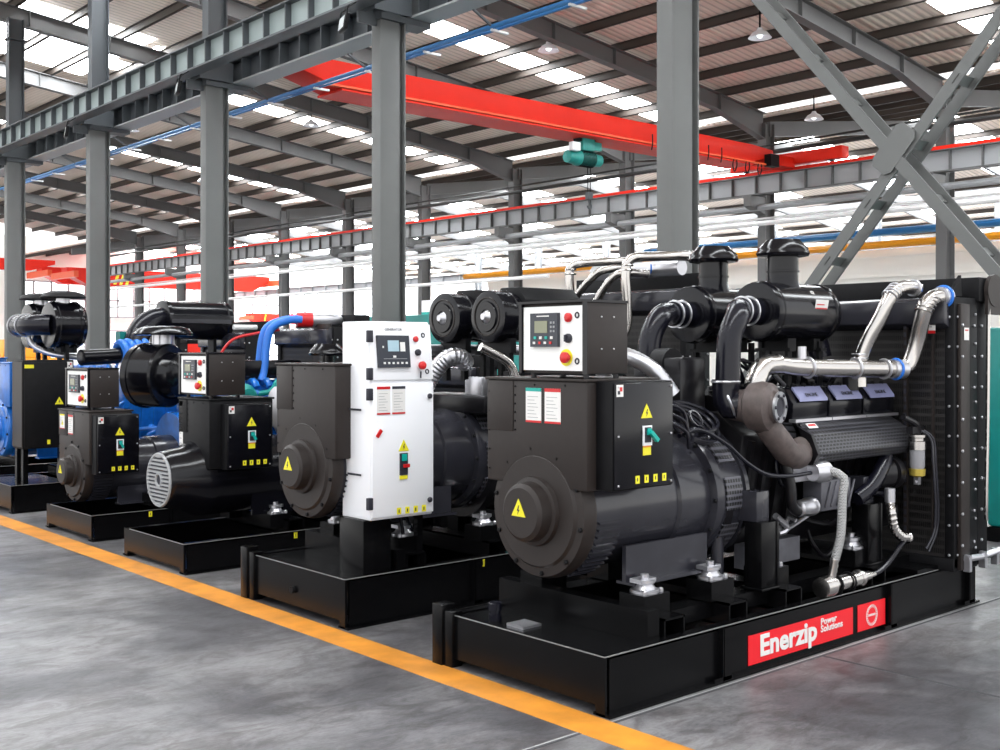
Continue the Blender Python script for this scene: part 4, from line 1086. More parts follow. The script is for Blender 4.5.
# fan shroud, pulleys, front gear
MB().lathe([(0, .30), (.02, .31), (.06, .36), (.07, .36)], (2.87, .65, .95), (1, 0, 0), 40, close=False).build('fan_shroud', K['mattblack'], RD)
m = MB(); m.lathe([(0, .16), (.03, .16), (.035, .13), (.05, .13), (.055, .16), (.08, .16)], (2.66, .45, .78), (1, 0, 0), 32); m.lathe([(0, .10), (.06, .10)], (2.66, .18, .86), (1, 0, 0), 28); m.lathe([(0, .09), (.05, .09)], (2.66, .22, .62), (1, 0, 0), 28)
m.build('pulley', K['engine'], E1)
MB().tube([(2.26, .14, .74), (2.38, .12, .80), (2.52, .13, .90), (2.62, .16, .96)], .045, 14).build('lower_coolant_pipe', K['rubber'], E1)
MB().lathe([(0, .05), (.02, .09), (.12, .09), (.14, .06)], (2.56, .22, .86), (1, -.4, 0), 24).build('water_pump', K['engine'], E1)
# starter, oil cooler, small pipes
MB().lathe([(0, .03), (.01, .045), (.08, .045), (.09, .052), (.14, .052), (.16, .03)], (1.70, .16, .735), (1, 0, 0), 20).build('starter_motor', K['steel'], E1, label='silver starter motor')
m = MB(); m.box(1.90, 2.20, .14, .26, .70, .87)
for i in range(5): m.bar((1.93 + i * .06, .135, .72), (1.99 + i * .06, .135, .86), .012, .012)
m.build('oil_cooler', K['enginegrey'], E1, bevel=.01)
MB().tube([(1.60, .17, .98), (1.62, .15, .86), (1.63, .15, .76), (1.70, .16, .72)], .03, 12).build('oil_pipe', K['engine'], E1)
m = MB(); m.lathe([(0, .05), (.05, .06), (.10, .06), (.12, .03)], (1.78, .12, .93), (1, -.2, 0), 20); m.box(1.66, 1.98, .16, .22, .88, .98); m.build('filter_head', K['steel'], E1)
MB().tube([(1.86, .06, .94), (1.90, .0, .90), (1.885, -.0, .80), (1.87, .0, .60), (1.845, .02, .46)], .024, 12).build('braided_hose', K['braid'], E1)
MB().tube([(1.90, .08, .93), (1.93, .02, .88), (1.92, .0, .78), (1.88, .02, .55)], .012, 8).build('hose', K['rubber'], E1)
MB().tube([(1.845, .02, .47), (1.84, .03, .40), (1.83, .04, .33)], .022, 12, rib=.004, step=.012).build('corrugated_pipe', K['chrome'], E1)
F_ = MB().lathe([(0, .03), (.005, .055), (.09, .058), (.095, .045), (.12, .043), (.38, .043), (.385, .05), (.40, .05), (.405, .03), (.50, .028), (.505, .02), (.56, .018)], (1.72, .03, .318), (1, .02, .0), 22).build('drain_pump', K['chrome'], E1, label='silver drain cylinder above the skid rail')
m = MB()
for x in (1.87, 2.0): m.torus((x, .033, .318), (1, 0, 0), .048, .006, 20, 6); m.box(x - .008, x + .008, .0, .06, .262, .275); m.tube([(x, .0, .27), (x - .01, -.015, .30), (x, -.02, .32)], .005, 6)
m.build('clamp', K['mattblack'], F_)
MB().tube([(2.27, .04, .32), (2.32, .03, .33), (2.42, .02, .38), (2.50, .0, .46), (2.58, .0, .50)], .014, 10).build('drain_hose', K['rubber'], F_)
MB().tube([(2.42, .02, .72), (2.41, .0, .64), (2.44, -.0, .56), (2.52, .0, .51), (2.60, .0, .50), (2.57, .0, .485)], .024, 12, rib=.005, step=.012).build('corrugated_pipe', K['chrome'], E1)
MB().tube([(2.42, .02, .80), (2.42, .02, .72)], .03, 12, smooth=False).build('pipe_collar', K['steel'], E1)
# fuel water separator with glass bowl
W_ = MB().lathe([(0, .05), (.05, .05), (.055, .04), (.07, .04), (.075, .05), (.09, .05)], (2.79, .05, 1.00), (0, 0, 1), 22).build('fuel_separator', K['chrome'], E1, label='fuel separator with glass bowl')
MB().lathe([(0, .035), (.02, .044), (.12, .044)], (2.79, .05, .88), (0, 0, 1), 22).build('bowl', K['glass'], W_)
MB().lathe([(0, .02), (.01, .045), (.05, .048)], (2.79, .05, .835), (0, 0, 1), 22).build('drain_base', K['brass'], W_)
MB().box(2.775, 2.805, .035, .065, .79, .835).box(2.76, 2.82, .045, .055, .80, .815).build('drain_cock', K['steel'], W_)
m = MB(); m.tube([(2.79, .05, 1.09), (2.76, .04, 1.15), (2.70, .05, 1.18), (2.64, .06, 1.20)], .02, 10); m.box(2.70, 2.84, .03, .07, 1.10, 1.14); m.build('fitting', K['engine'], W_)
for dx, zz in ((0, .40), (.03, .38)):
    MB().tube([(2.80 + dx, .04, 1.12), (2.86 + dx, .0, 1.06), (2.87 + dx, -.01, .9), (2.90 + dx, -.01, .65), (2.90 + dx, .0, .5), (2.84 + dx, .02, zz)], .008, 8).build('fuel_hose', K['alt'], W_)
# engine feet
for x in (1.36, 2.40):
    for y, s in ((.16, 1), (1.0, -1)):
        m = MB(); m.box(x - .07, x + .09, y - .06, y + .08, .345, .36); m.box(x - .06, x + .08, y - .05, y + .06, .36, .70); m.box(x + .07, x + .09, y - .055, y + .065, .36, .70)
        m.build('engine_mount', K['skid'], E1, bevel=.004)
        MB().box(x - .06, x + .05, y - .02, y + .18 * s + .02 if s > 0 else y + .05, .70, .86).build('mount_bracket', K['alt'], E1, bevel=.006) if s > 0 else None
MB().box(1.40, 1.9, .28, .36, .42, .55).build('sump_plate', K['enginegrey'], E1)
MB().cyl((1.20, .32, .30), (1.20, .32, .62), .035, 14).build('support_tube', K['alt'], E1)
# cable coil lying on the alternator
for k in range(5):
    a = 2 * PI * k / 5
    MB().torus((.95 + .015 * k, .31 + .01 * k, 1.21 + .012 * k), (.12 - .05 * k, -.62 + .06 * k, .75), .135 + .018 * (k % 3), .0085, 36, 6).build('cable_coil', K['rubber'], A)
MB().torus((.96, .27, 1.25), (.1, -.8, .5), .045, .008, 20, 6).build('cable_coil', K['rubber'], A)
for k in range(3):
    MB().tube([(.64, .20, 1.34 - k * .04), (.74, .17 - k * .01, 1.30 - k * .05), (.78, .17, 1.18 - .03 * k), (.88, .22, 1.16), (1.0, .26, 1.17 + .01 * k)], .009, 8).build('cable', K['rubber'], A)
MB().tube([(.72, .18, 1.18), (.9, .20, 1.20), (1.08, .17, 1.12), (1.2, .13, 1.02), (1.35, .11, .95), (1.55, .10, .93), (1.75, .11, .93)], .011, 8).build('cable', K['rubber'], A)
# clutter between the engine and the cleaners
rnd = random.Random(11)
for k in range(12):
    x = 1.5 + rnd.random() * 1.1; y = .35 + rnd.random() * .55
    MB().tube([(x, y, 1.36), (x + rnd.uniform(-.1, .1), y + rnd.uniform(-.1, .1), 1.46), (x + rnd.uniform(-.2, .3), y + rnd.uniform(-.15, .1), 1.48 + rnd.random() * .08), (x + rnd.uniform(0, .4), y, 1.40)], rnd.choice((.010, .015, .022)), 8).build('hose', rnd.choice((K['rubber'], K['steel'], K['engine'])), E1)
m = MB()
for k in range(6): m.lathe([(0, .03), (.05, .03), (.055, .04), (.07, .04)], (1.55 + k * .2, .60, 1.30), (0, 0, 1), 12)
m.box(1.45, 2.65, .50, .70, 1.26, 1.33); m.build('aftercooler', K['engine'], E1, bevel=.0)
MB().cyl((1.20, .62, 1.52), (1.20, .72, 1.52), .09, 24).build('pulley_guard', K['mattblack'], E1)
MB().box(1.12, 1.34, .50, .84, 1.18, 1.56).build('breather_box', K['engine'], E1, bevel=.02)
# silver flexible pipe behind the control panel
MB().tube([(1.15, 1.05, 1.40), (1.0, .95, 1.48), (.92, .78, 1.58), (.98, .58, 1.50), (1.06, .50, 1.36)], .042, 14, rib=.003, step=.012).build('flexible_pipe', K['steel'], E1)

# ---------------------------------------------------------------- set 2: black set carrying the tall white control cabinet
def simple_detail(E, x0, x1, y, z0, z1, n, seed, mats, r=(.01, .03)):
    rn = random.Random(seed)
    for k in range(n):
        x = x0 + rn.random() * (x1 - x0); z = z0 + rn.random() * (z1 - z0); yy = y + rn.uniform(-.04, .04)
        p = [(x, yy, z)]
        for q in range(3): p.append((min(x1, max(x0, p[-1][0] + rn.uniform(-.15, .25))), yy + rn.uniform(-.06, .06), min(z1, max(z0, p[-1][2] + rn.uniform(-.15, .15)))))
        MB().tube(p, rn.uniform(*r), 8).build('pipe', rn.choice(mats), E)

g2 = thing('generator_set', (3.57, 5.39, 0), 'black generator set whose skid carries the tall white control cabinet', 'generator')
sk = skid(g2, 3.6, 1.12, .285, cross=(.55, 1.2, 2.2), stiff=(.95, 2.6), tank=.48, tag_x=(1.02,), fill=False)
MB().box(.48, 3.55, .02, 1.10, .04, .06).build('floor_pan', K['skid'], sk)
MB().box(.40, .47, .05, 1.08, .27, .40).build('front_crossbeam', K['skid'], sk)
for x in (.55, 1.2):
    for y in (.2, .92): isolator(sk, x, y, .36)
MB().cyl((-.02, .56, .14), (.0, .56, .14), .022, 12).build('drain_plug', K['mattblack'], sk)
A = alternator(g2, .08, .585, .885, .325, 1.15)
tb = terminal_box(g2, .08, .62, .225, .90, .95, 1.505, labels=0)
# white control cabinet on its post, face turned to the right
cab = MB().prism([(.02, .60), (.315, .60), (.315, 1.77), (.055, 1.77), (.02, 1.42)], 'x', .19, .645).build('control_cabinet', K['white'], g2, bevel=.006, label='tall white steel control cabinet')
m = MB(); m.box(.16, .36, .05, .30, .02, .60); m.build('post', K['skid'], g2, bevel=.004)
m = MB(); m.box(.58, .62, .08, .12, .285, .60); m.build('rear_post', K['skid'], g2)
lo = MB().box(.195, .645, .006, .019, .615, 1.405).build('lower_door', K['white'], cab, bevel=.003)
up_ = Vector((0, .035, .35)).normalized()
ud = MB().prism([(.006, 1.422), (.018, 1.422), (.052, 1.755), (.040, 1.755)], 'x', .195, .645).build('upper_door', K['white'], cab, bevel=.002)
def updoor(x, z): return Vector((x, .006 + (z - 1.422) * .1021 - .0015, z))
def slab_on(par, name, xa, xb, za, zb, t, m_, label=None):
    P = [updoor(xa, za), updoor(xb, za), updoor(xb, zb), updoor(xa, zb)]; n = Vector((0, -.35, .035)).normalized()
    vs = [p for p in P] + [p + n * t for p in P]
    return MB().add(vs, [(3, 2, 1, 0), (4, 5, 6, 7), (0, 1, 5, 4), (1, 2, 6, 5), (2, 3, 7, 6), (3, 0, 4, 7)]).build(name, m_, par, label=label, bevel=min(.003, t * .4))
m = MB()
def addslab(mb, xa, xb, za, zb, t0, t, mt):
    n = Vector((0, -.35, .035)).normalized(); P = [updoor(xa, za) + n * t0, updoor(xb, za) + n * t0, updoor(xb, zb) + n * t0, updoor(xa, zb) + n * t0]
    vs = [p for p in P] + [p + n * t for p in P]
    mb.add(vs, [(3, 2, 1, 0), (4, 5, 6, 7), (0, 1, 5, 4), (1, 2, 6, 5), (2, 3, 7, 6), (3, 0, 4, 7)], mt)
addslab(m, .235, .465, 1.495, 1.685, 0, .018, K['bezel'])
addslab(m, .305, .385, 1.59, 1.655, .018, .003, K['bluescreen']); addslab(m, .395, .43, 1.59, 1.645, .018, .003, K['paper'])
addslab(m, .34, .36, 1.553, 1.565, .018, .003, K['paper']); addslab(m, .27, .44, 1.545, 1.548, .018, .002, K['greypipe'])
for i in range(6): addslab(m, .268 + i * .032, .282 + i * .032, 1.515, 1.527, .018, .003, K['paper'])
addslab(m, .265, .275, 1.61, 1.622, .018, .003, K['paper'])
m.build('controller', None, cab, label='dark blue-grey controller with pale screen')
n_ = Vector((0, -1, .1))
MB().lathe([(0, .018), (.01, .018), (.016, .010)], updoor(.525, 1.665), n_, 16).build('warning_lamp', K['red'], cab, label='red lamp')
MB().lathe([(0, .02), (.012, .02), (.02, .014)], updoor(.535, 1.585), n_, 16).build('key_switch', K['ink'], cab)
MB().lathe([(0, .014), (.014, .014), (.015, .025), (.03, .025), (.036, .016)], updoor(.55, 1.505), n_, 18).build('emergency_stop', K['red'], cab, label='red emergency stop')
MB().bar(updoor(.545, 1.47) + n_ * .01, updoor(.54, 1.43) + n_ * .01, .008, .008).build('key', K['ink'], cab)
m = MB(); m.torus(updoor(.585, 1.69), n_, .012, .004, 12, 5); m.torus(updoor(.60, 1.47), n_, .012, .004, 12, 5); m.build('latch', K['ink'], cab)
m = MB()
for (x, z) in ((.615, 1.32), (.615, .69)): m.lathe([(0, .016), (.01, .016), (.014, .012)], (x, .006, z), (0, -1, 0), 14)
m.build('lock', K['ink'], cab)
text_mesh('lettering', 'GENERATOR', .022, K['ink'], cab, updoor(.30, 1.715) + Vector((0, -.002, 0)), (1, 0, 0), up_, depth=.0005)
for z in (1.68, 1.46, 1.34, .70): MB().box(.165, .20, .004, .03, z - .035, z + .035).build('hinge', K['ink'], cab, bevel=.003)
for z in (1.245, .86): MB().box(.176, .18, .10, .24, z - .004, z + .008).build('vent_slot', K['ink'], cab)
notice(cab, (.225, .005, 1.22), (1, 0, 0), (0, 0, 1), .095, .165, K['red']); notice(cab, (.335, .005, 1.22), (1, 0, 0), (0, 0, 1), .095, .165, K['ink'])
MB().bar((.225, .002, 1.09), (.255, .002, 1.13), .02, .012, up=(0, 1, 0)).build('maker_mark', K['red'], cab)
warning_triangle(cab, (.42, .006, 1.02), (1, 0, 0), (0, 0, 1), (0, -1, 0), .045)
m = MB(); m.box(.39, .445, -.004, .006, .855, .985, K['ink']); m.box(.40, .435, -.010, -.004, .94, .98, K['green']); m.box(.41, .45, -.018, -.004, .90, .92, K['red']); m.box(.39, .445, -.002, .006, .83, .852, K['yellow'])
m.build('breaker_switch', None, cab)
for i in range(4): sticker(cab, 'terminal_label', (.37 + i * .062, .005, .622), (1, 0, 0), (0, 0, 1), .03, .04, [(0, 1, 0, 1, K['yellow']), (.35, .6, .25, .75, K['ink'])])
m = MB(); m.tube([(.50, .15, .60), (.52, .15, .45), (.50, .2, .32)], .012, 8); m.tube([(.54, .15, .60), (.60, .17, .48), (.62, .25, .34)], .010, 8); m.build('cable', K['rubber'], cab)
# engine 2 and its twin canister air cleaners
E2 = vee_engine(g2, 1.50, 2.72, .56, K['engine'], hoses=8, seed=5, top=1.42)
for i in range(3):
    MB().prism([(.22, 1.20), (.21, 1.33), (.27, 1.42), (.40, 1.43), (.44, 1.22)], 'x', 1.6 + i * .37, 1.94 + i * .37).build('rocker_cover', K['black'], E2, bevel=.012)
simple_detail(E2, 1.35, 2.5, .20, .9, 1.45, 12, 21, (K['rubber'], K['engine'], K['steel']))
MB().box(1.18, 1.48, .15, .95, 1.18, 1.30).build('engine_plate', K['engine'], E2, bevel=.02)
MB().tube([(1.42, .62, 1.50), (1.34, .60, 1.55), (1.24, .62, 1.54), (1.17, .70, 1.42), (1.14, .78, 1.25), (1.12, .84, 1.05)], .056, 16, rib=.006, step=.012).build('flexible_pipe', K['steel'], E2, label='ribbed silver exhaust bellows')
MB().box(1.30, 1.42, .36, .50, 1.22, 1.40).box(1.28, 1.34, .30, .44, 1.26, 1.42).build('filter_bracket', K['steel'], E2, bevel=.01)
for i, yy in enumerate((.81, .335)):
    b = MB().lathe([(0, .0), (0, .04), (-.012, .05), (-.012, .10), (0, .105), (0, .15), (.008, .175), (.03, .178), (.10, .178), (.105, .170), (.14, .170), (.145, .178), (.17, .178), (.175, .168), (.50, .168), (.50, 0)], (1.36, yy, 1.825), (1, 0, 0), 40).build('air_cleaner', K['black'], g2, label='black canister air cleaner, %s of the pair' % ('left' if i == 0 else 'right'))
    MB().lathe([(-.035, .0), (-.035, .022), (-.015, .03), (.0, .045)], (1.355, yy, 1.825), (1, 0, 0), 20).build('end_knob', K['steel'], b)
    MB().torus((1.358, yy, 1.825), (1, 0, 0), .128, .005, 32, 6).build('end_groove', K['panel'], b)
    MB().prism([(yy - .15, 1.87), (yy - .17, 1.94), (yy - .09, 2.03), (yy + .09, 2.03), (yy + .17, 1.94), (yy + .15, 1.87)], 'x', 1.56, 2.10).build('inlet_box', K['mattblack'], b, bevel=.01)
    m = MB(); m.box(1.45, 1.5, yy - .14, yy + .14, 1.58, 1.68); m.box(1.8, 1.85, yy - .14, yy + .14, 1.58, 1.68); m.build('saddle', K['mattblack'], b)
    for xx in (1.475, 1.825):
        for dy in (-.1, .1): MB().box(xx - .02, xx + .02, yy + dy - .02, yy + dy + .02, 1.38, 1.6).build('stand', K['mattblack'], b)
MB().box(1.30, 2.4, .05, .10, 1.40, 1.46).build('pipe_rail', K['engine'], E2)
MB().tube([(1.3, .95, 1.60), (1.6, .95, 1.60), (2.3, .9, 1.60)], .04, 12).build('fuel_rail', K['steel'], E2)
R2 = radiator(g2, 2.95, -.08, 1.30, .30, 2.06, d=.28, mm=K['mattblack'])
for (a, pts, r_, lab) in ((0, [(2.45, .86, 1.5), (2.70, .88, 1.75), (2.70, .89, 2.16), (2.71, .88, 2.26), (2.80, .80, 2.29), (2.90, .62, 2.295), (3.10, .50, 2.29)], .035, 'left upright'),
                          (1, [(2.45, .40, 1.5), (2.70, .30, 1.75), (2.70, .295, 2.16), (2.72, .28, 2.27), (2.80, .22, 2.30), (2.92, .0, 2.30), (3.05, -.1, 2.30)], .038, 'right upright'),
                          (2, [(2.50, .80, 1.5), (2.64, .85, 1.90), (2.68, .62, 2.16), (2.74, .50, 2.22), (2.90, .40, 2.22)], .030, 'left sloping'),
                          (3, [(2.40, .62, 1.5), (2.60, .56, 1.90), (2.66, .40, 2.14), (2.72, .30, 2.18), (2.9, .25, 2.18)], .030, 'right sloping')):
    MB().tube(pts, r_, 16, step=.02).build('charge_pipe', K['chrome'], E2, label='polished pipe, %s one' % lab)
m = MB()
for (x, y, z) in ((2.705, .885, 2.20), (2.705, .885, 2.235), (2.71, .29, 2.20), (2.71, .285, 2.235)):
    m.torus((x, y, z), (0, 0, 1), .04, .007, 18, 6)
m.build('bellows', K['chrome'], E2)
MB().tube([(3.0, .0, 2.22), (3.0, .9, 2.22)], .06, 18, smooth=False).build('header_tank', K['steel'], R2)
MB().tube([(2.96, .28, 2.22), (3.04, .20, 2.22)], .04, 14, smooth=False).build('coupling', K['bluehose'], R2, label='blue coupling')
MB().tube([(1.06, .05, 1.62), (1.25, .0, 1.52), (1.30, -.02, 1.42)], .03, 12).build('hose', K['chrome'], E2)
for x, y in ((1.62, .2), (2.5, .2), (1.62, .95), (2.5, .95)): MB().box(x - .06, x + .06, y - .06, y + .06, .285, .66).build('engine_mount', K['skid'], E2)

# ---------------------------------------------------------------- set 3: black set with the fan-ended alternator
g3 = thing('generator_set', (3.58, 7.465, 0), 'black generator set with louvred round fan end and small control box', 'generator')
sk = skid(g3, 3.3, 1.03, .215, cross=(.95, 1.5, 2.4), stiff=(1.02, 2.3), tank=.03, tag_x=(.90,), fill=False, tank_top=False, x_post=False)
MB().box(.03, .9, .03, 1.0, .02, .03).build('floor_pan', K['skid'], sk)
for x in (.85, 1.5):
    for y in (.2, .85): isolator(sk, x, y, .24)
A = alternator(g3, .03, .45, .635, .29, 1.35, m_=K['black'], fan=True, ring=False)
tb = terminal_box(g3, .27, .80, .14, .64, .72, 1.225, labels=0, m_=K['mattblack'])
MB().box(.32, .74, .18, .60, .60, .74).build('box_neck', K['mattblack'], tb)
notice(tb, (.269, .63, .83), (0, -1, 0), (0, 0, 1), .06, .38, K['paper'])
bb = breaker_box(g3, .36, .74, .05, .14, .715, 1.20, side_handle=False)
cp = control_panel(g3, .27, .57, .15, .60, 1.262, 1.57)
for sgn in (-1, 1): MB().box(.65, 1.15, .45 + sgn * .25 - .01, .45 + sgn * .25 + .01, .34, .50).build('mounting_foot', K['black'], A)
E3 = vee_engine(g3, 1.55, 2.6, .52, K['engine'], hoses=4, seed=9, top=1.25, z0=.36)
ac = air_cleaner(g3, 1.35, .55, .60, 1.28, .17, capr=.15, neck=.06)
for x, y in ((1.65, .2), (2.4, .2), (1.65, .85), (2.4, .85)): MB().box(x - .05, x + .05, y - .05, y + .05, .215, .55).build('engine_mount', K['skid'], E3)
R3 = radiator(g3, 2.75, .0, 1.05, .25, 1.45, d=.22)
MB().lathe([(0, .10), (.02, .17), (.2, .18), (.22, .15), (.34, .12)], (.98, .42, 1.14), (1, .0, 0), 28).build('silver_cover', K['steel'], E3, label='silver round cover')

# ---------------------------------------------------------------- set 4: small black set with blue engine
g4 = thing('generator_set', (3.62, 9.26, 0), 'smaller black generator set with two white labels and a round end cover', 'generator')
sk = skid(g4, 3.0, 1.04, .215, cross=(.75, 1.4, 2.2), stiff=(.70, 2.2), tank=.03, tag_x=(.50,), fill=False, tank_top=False, x_post=False)
MB().box(.03, .7, .03, 1.0, .02, .03).build('floor_pan', K['skid'], sk)
for x in (.65, 1.25):
    for y in (.2, .85): isolator(sk, x, y, .24)
A = alternator(g4, .05, .56, .545, .275, .95)
tb = terminal_box(g4, .06, .44, .20, .90, .62, 1.065, labels=0)
notice(tb, (.055, .86, .90), (0, -1, 0), (0, 0, 1), .11, .13, K['yellow']); notice(tb, (.055, .66, .86), (0, -1, 0), (0, 0, 1), .11, .17, K['red'])
warning_triangle(tb, (.055, .80, .95), (0, -1, 0), (0, 0, 1), (-1, 0, 0), .03)
bb = breaker_box(g4, .08, .46, .10, .20, .54, 1.045, side_handle=False)
cp = control_panel(g4, .12, .38, .34, .85, 1.10, 1.43)
E4 = vee_engine(g4, 1.15, 2.1, .55, K['blue'], hoses=0, top=1.32, z0=.36)
simple_detail(E4, 1.0, 2.1, .22, .6, 1.3, 12, 33, (K['blue'], K['blue'], K['steel'], K['teal']), (.015, .035))
ac = MB().lathe([(0, 0), (0, .28), (.02, .30), (.06, .30), (.065, .31), (.09, .31), (.095, .30), (.34, .30), (.36, .285), (.365, .22), (.40, .215), (.47, .19), (.50, .14), (.51, 0)], (.86, 1.0, 1.36), (.42, -.9, 0), 40).build('air_cleaner', K['black'], g4)
m = MB(); m.lathe([(0, .10), (.12, .10)], (1.0, .80, 1.62), (0, 0, 1), 20)
for i in range(8):
    a = 2 * PI * i / 8; m.box(1.0 + math.cos(a) * .095 - .01, 1.0 + math.cos(a) * .095 + .01, .8 + math.sin(a) * .095 - .01, .8 + math.sin(a) * .095 + .01, 1.62, 1.76)
m.build('inlet_cage', K['steel'], ac)
MB().lathe([(0, .10), (.0, .27), (.015, .275), (.06, .24), (.085, .17), (.09, .0)], (1.0, .80, 1.74), (0, 0, 1), 32).build('mushroom_cap', K['black'], ac, label='wide flat mushroom cap')
R4 = radiator(g4, 2.40, .02, 1.10, .25, 1.82, d=.25)
m = MB(); m.box(2.36, 2.40, .06, .34, 1.30, 1.86); m.build('side_tank', K['panel'], R4, bevel=.01)
for dy in (0, .10):
    MB().tube([(1.84, .44 + dy, 1.30), (1.88, .46 + dy, 1.42), (1.92, .46 + dy, 1.72), (1.98, .43 + dy, 1.84), (2.12, .36 + dy, 1.90), (2.22, .32 + dy, 1.90)], .040, 14).build('coolant_hose', K['bluehose'], E4, label='bright blue hose')
MB().tube([(2.20, .38, 1.90), (2.34, .32, 1.90)], .075, 18, smooth=False).build('red_coupling', K['red'], E4, label='red coupling')
MB().lathe([(0, .07), (.14, .08), (.30, .05), (.34, .02)], (2.33, .34, 1.90), (1, -.35, 0), 20).build('alloy_pipe', K['steel'], E4)
MB().tube([(1.55, .75, 1.40), (1.56, .74, 1.55), (1.66, .68, 1.70), (1.85, .6, 1.76), (2.1, .55, 1.80)], .014, 8).build('red_pipe', K['red'], E4, label='thin red pipe')
MB().box(1.25, 2.3, .45, 1.05, 1.32, 1.50).build('cylinder_cover', K['black'], E4, bevel=.02)
MB().lathe([(0, .12), (.05, .16), (.10, .17), (.16, .12)], (1.45, .20, 1.12), (.2, -1, 0), 24).build('turbo_housing', K['teal'], E4)
for x, y in ((1.3, .2), (1.9, .2), (1.3, .85), (1.9, .85)): MB().box(x - .05, x + .05, y - .05, y + .05, .215, .55).build('engine_mount', K['skid'], E4)

# ---------------------------------------------------------------- set 5: leftmost visible set with the plain dark cabinet
g5 = thing('generator_set', (3.65, 11.36, 0), 'leftmost black generator set with a plain dark cabinet on legs and blue engine', 'generator')
sk = skid(g5, 3.3, 1.10, .27, cross=(.8, 1.6, 2.4), stiff=(.9, 2.3), tank=.6, tag_x=(.55,), fill=False)
cb = MB().box(.12, .62, .02, .32, .62, 1.50).build('breaker_cabinet', K['mattblack'], g5, bevel=.006)
MB().box(.13, .61, .008, .02, .64, 1.48).build('door', K['mattblack'], cb, bevel=.003)
MB().box(.112, .12, .03, .31, .64, 1.48).build('side_panel', K['panel'], cb, label='brown-grey side panel')
warning_triangle(cb, (.47, .008, 1.08), (1, 0, 0), (0, 0, 1), (0, -1, 0), .05)
for x in (.35, .50): sticker(cb, 'terminal_label', (x, .007, .66), (1, 0, 0), (0, 0, 1), .03, .045, [(0, 1, 0, 1, K['yellow'])])
sticker(cb, 'caution_label', (.13, .006, 1.42), (1, 0, 0), (0, 0, 1), .09, .035, [(0, 1, 0, 1, K['yellow'])])
sticker(cb, 'maker_mark', (.55, .006, 1.42), (1, 0, 0), (0, 0, 1), .05, .06, [(0, 1, 0, 1, K['paper']), (.2, .5, .2, .5, K['ink']), (.5, .8, .5, .8, K['red'])])
for x in (.16, .58): MB().box(x - .025, x + .025, .06, .12, .25, .62).build('cabinet_leg', K['skid'], cb)
for x in (.16, .58): MB().box(x - .025, x + .025, .24, .30, .25, .62).build('cabinet_leg', K['skid'], cb)
A = alternator(g5, .10, .72, .80, .30, 1.0, m_=K['blue'])
terminal_box(g5, .12, .60, .42, 1.0, 1.02, 1.46, labels=0, m_=K['blue'])
E5 = vee_engine(g5, 1.25, 2.35, .55, K['blue'], hoses=0, top=1.42, z0=.40)
simple_detail(E5, 1.1, 2.3, .20, .6, 1.45, 18, 37, (K['blue'], K['blue'], K['blue'], K['steel'], K['bluehose']), (.015, .045))
for x, y in ((1.4, .2), (2.1, .2), (1.4, .85), (2.1, .85)): MB().box(x - .05, x + .05, y - .05, y + .05, .27, .6).build('engine_mount', K['skid'], E5)
for i, yy in enumerate((1.12, .48)):
    ac = air_cleaner(g5, .52, .34, yy, 1.86, .24, cap=False, label='black air cleaner, %s of the pair' % ('left' if i == 0 else 'right'))
    MB().lathe([(0, .07), (.10, .07)], (.68, yy, 2.06), (0, 0, 1), 20).build('inlet_neck', K['steel'], ac)
    MB().lathe([(0, .05), (.0, .22), (.012, .23), (.05, .20), (.075, .12), (.08, 0)], (.68, yy, 2.14), (0, 0, 1), 28).build('mushroom_cap', K['mattblack'], ac)
    for dy in (-.1, .1): MB().box(.66, .70, yy + dy - .02, yy + dy + .02, 1.40, 1.66).build('stand', K['mattblack'], ac)
MB().tube([(.56, 1.20, 1.86), (.44, 1.12, 1.86), (.38, .95, 1.86), (.37, .70, 1.86), (.40, .52, 1.86), (.54, .40, 1.86)], .11, 18).build('cross_pipe', K['rubber'], g5)
m = MB(); m.torus((.375, .92, 1.86), (0, 1, 0), .115, .009, 24, 6); m.torus((.37, .68, 1.86), (0, 1, 0), .115, .009, 24, 6); m.build('hose_clamp', K['steel'], g5)
MB().tube([(.42, .78, 1.78), (.46, .76, 1.66), (.6, .6, 1.56), (.85, .42, 1.52)], .03, 12).build('vent_pipe', K['steel'], g5)
MB().tube([(.80, .30, 1.52), (1.05, .34, 1.53), (1.22, .36, 1.54)], .085, 18).build('charge_pipe', K['black'], g5)
for k in range(4): MB().torus((1.27 + k * .075, .38, 1.56 + .01 * k), (1, .1, .1), .115, .045, 24, 8).build('ribbed_hose', K['bluehose'], E5, label='blue ribbed hose')
MB().box(1.30, 1.38, .50, .62, 1.70, 1.80).build('sensor', K['teal'], E5)
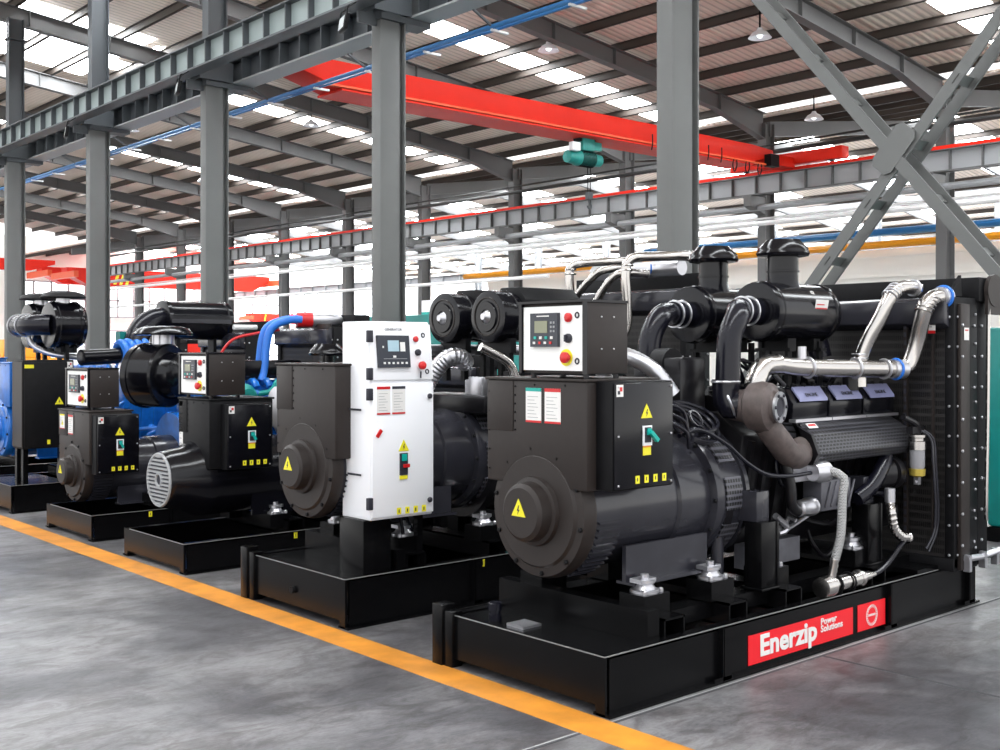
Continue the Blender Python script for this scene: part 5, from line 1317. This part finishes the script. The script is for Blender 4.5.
MB().tube([(1.42, .40, 1.50), (1.44, .42, 1.66), (1.52, .46, 1.82), (1.66, .50, 1.92), (1.80, .52, 1.95)], .13, 20).build('exhaust_elbow', K['rubber'], g5, label='thick matt black elbow')
mf = MB().lathe([(0, .20), (.01, .225), (.05, .23), (.06, .215), (.72, .215), (.73, .23), (.78, .22), (.79, 0)], (1.78, .52, 1.93), (1, -.0, 0), 36).build('silencer', K['black'], g5, label='long glossy black cylinder above the blue engine')
m = MB(); m.torus((1.80, .52, 1.93), (1, 0, 0), .15, .012, 24, 6); m.build('clamp_ring', K['steel'], mf)
m = MB(); m.box(1.80, 2.52, .28, .30, 1.90, 1.945); m.build('seam', K['alt'], mf)
for x in (1.95, 2.4): MB().box(x - .02, x + .02, .45, .59, 1.40, 1.73).build('stand', K['mattblack'], mf)
R5 = radiator(g5, 2.55, .0, 1.10, .30, 1.80, d=.25)
MB().tube([(2.5, .2, 1.86), (3.1, .15, 1.86)], .03, 10, smooth=False).build('white_pipe', K['whitepipe'], R5)

# ---------------------------------------------------------------- set 6: just its blue alternator at the picture edge
g6 = thing('generator_set', (3.66, 13.45, 0), 'generator set with a bright blue alternator, cut off by the left edge', 'generator')
skid(g6, 3.3, 1.08, .26, cross=(.8,), stiff=(.9,), tank=.5, tag_x=(), fill=False)
alternator(g6, .15, .55, .80, .31, 1.0, m_=K['blue']); 
tb = terminal_box(g6, .15, .62, .02, .9, 1.05, 1.50, labels=0, m_=K['blue'])
E6 = vee_engine(g6, 1.3, 2.4, .55, K['blue'], hoses=0, top=1.42, z0=.40)
for x, y in ((1.45, .2), (2.2, .2), (1.45, .85), (2.2, .85)): MB().box(x - .05, x + .05, y - .05, y + .05, .26, .6).build('engine_mount', K['skid'], E6)
radiator(g6, 2.6, .0, 1.08, .3, 1.7, d=.25)

# keep the tree at thing > part > sub-part
def depth(o):
    d = 0
    while o.parent: o = o.parent; d += 1
    return d
for o in list(COL.objects):
    while depth(o) > 2: o.parent = o.parent.parent
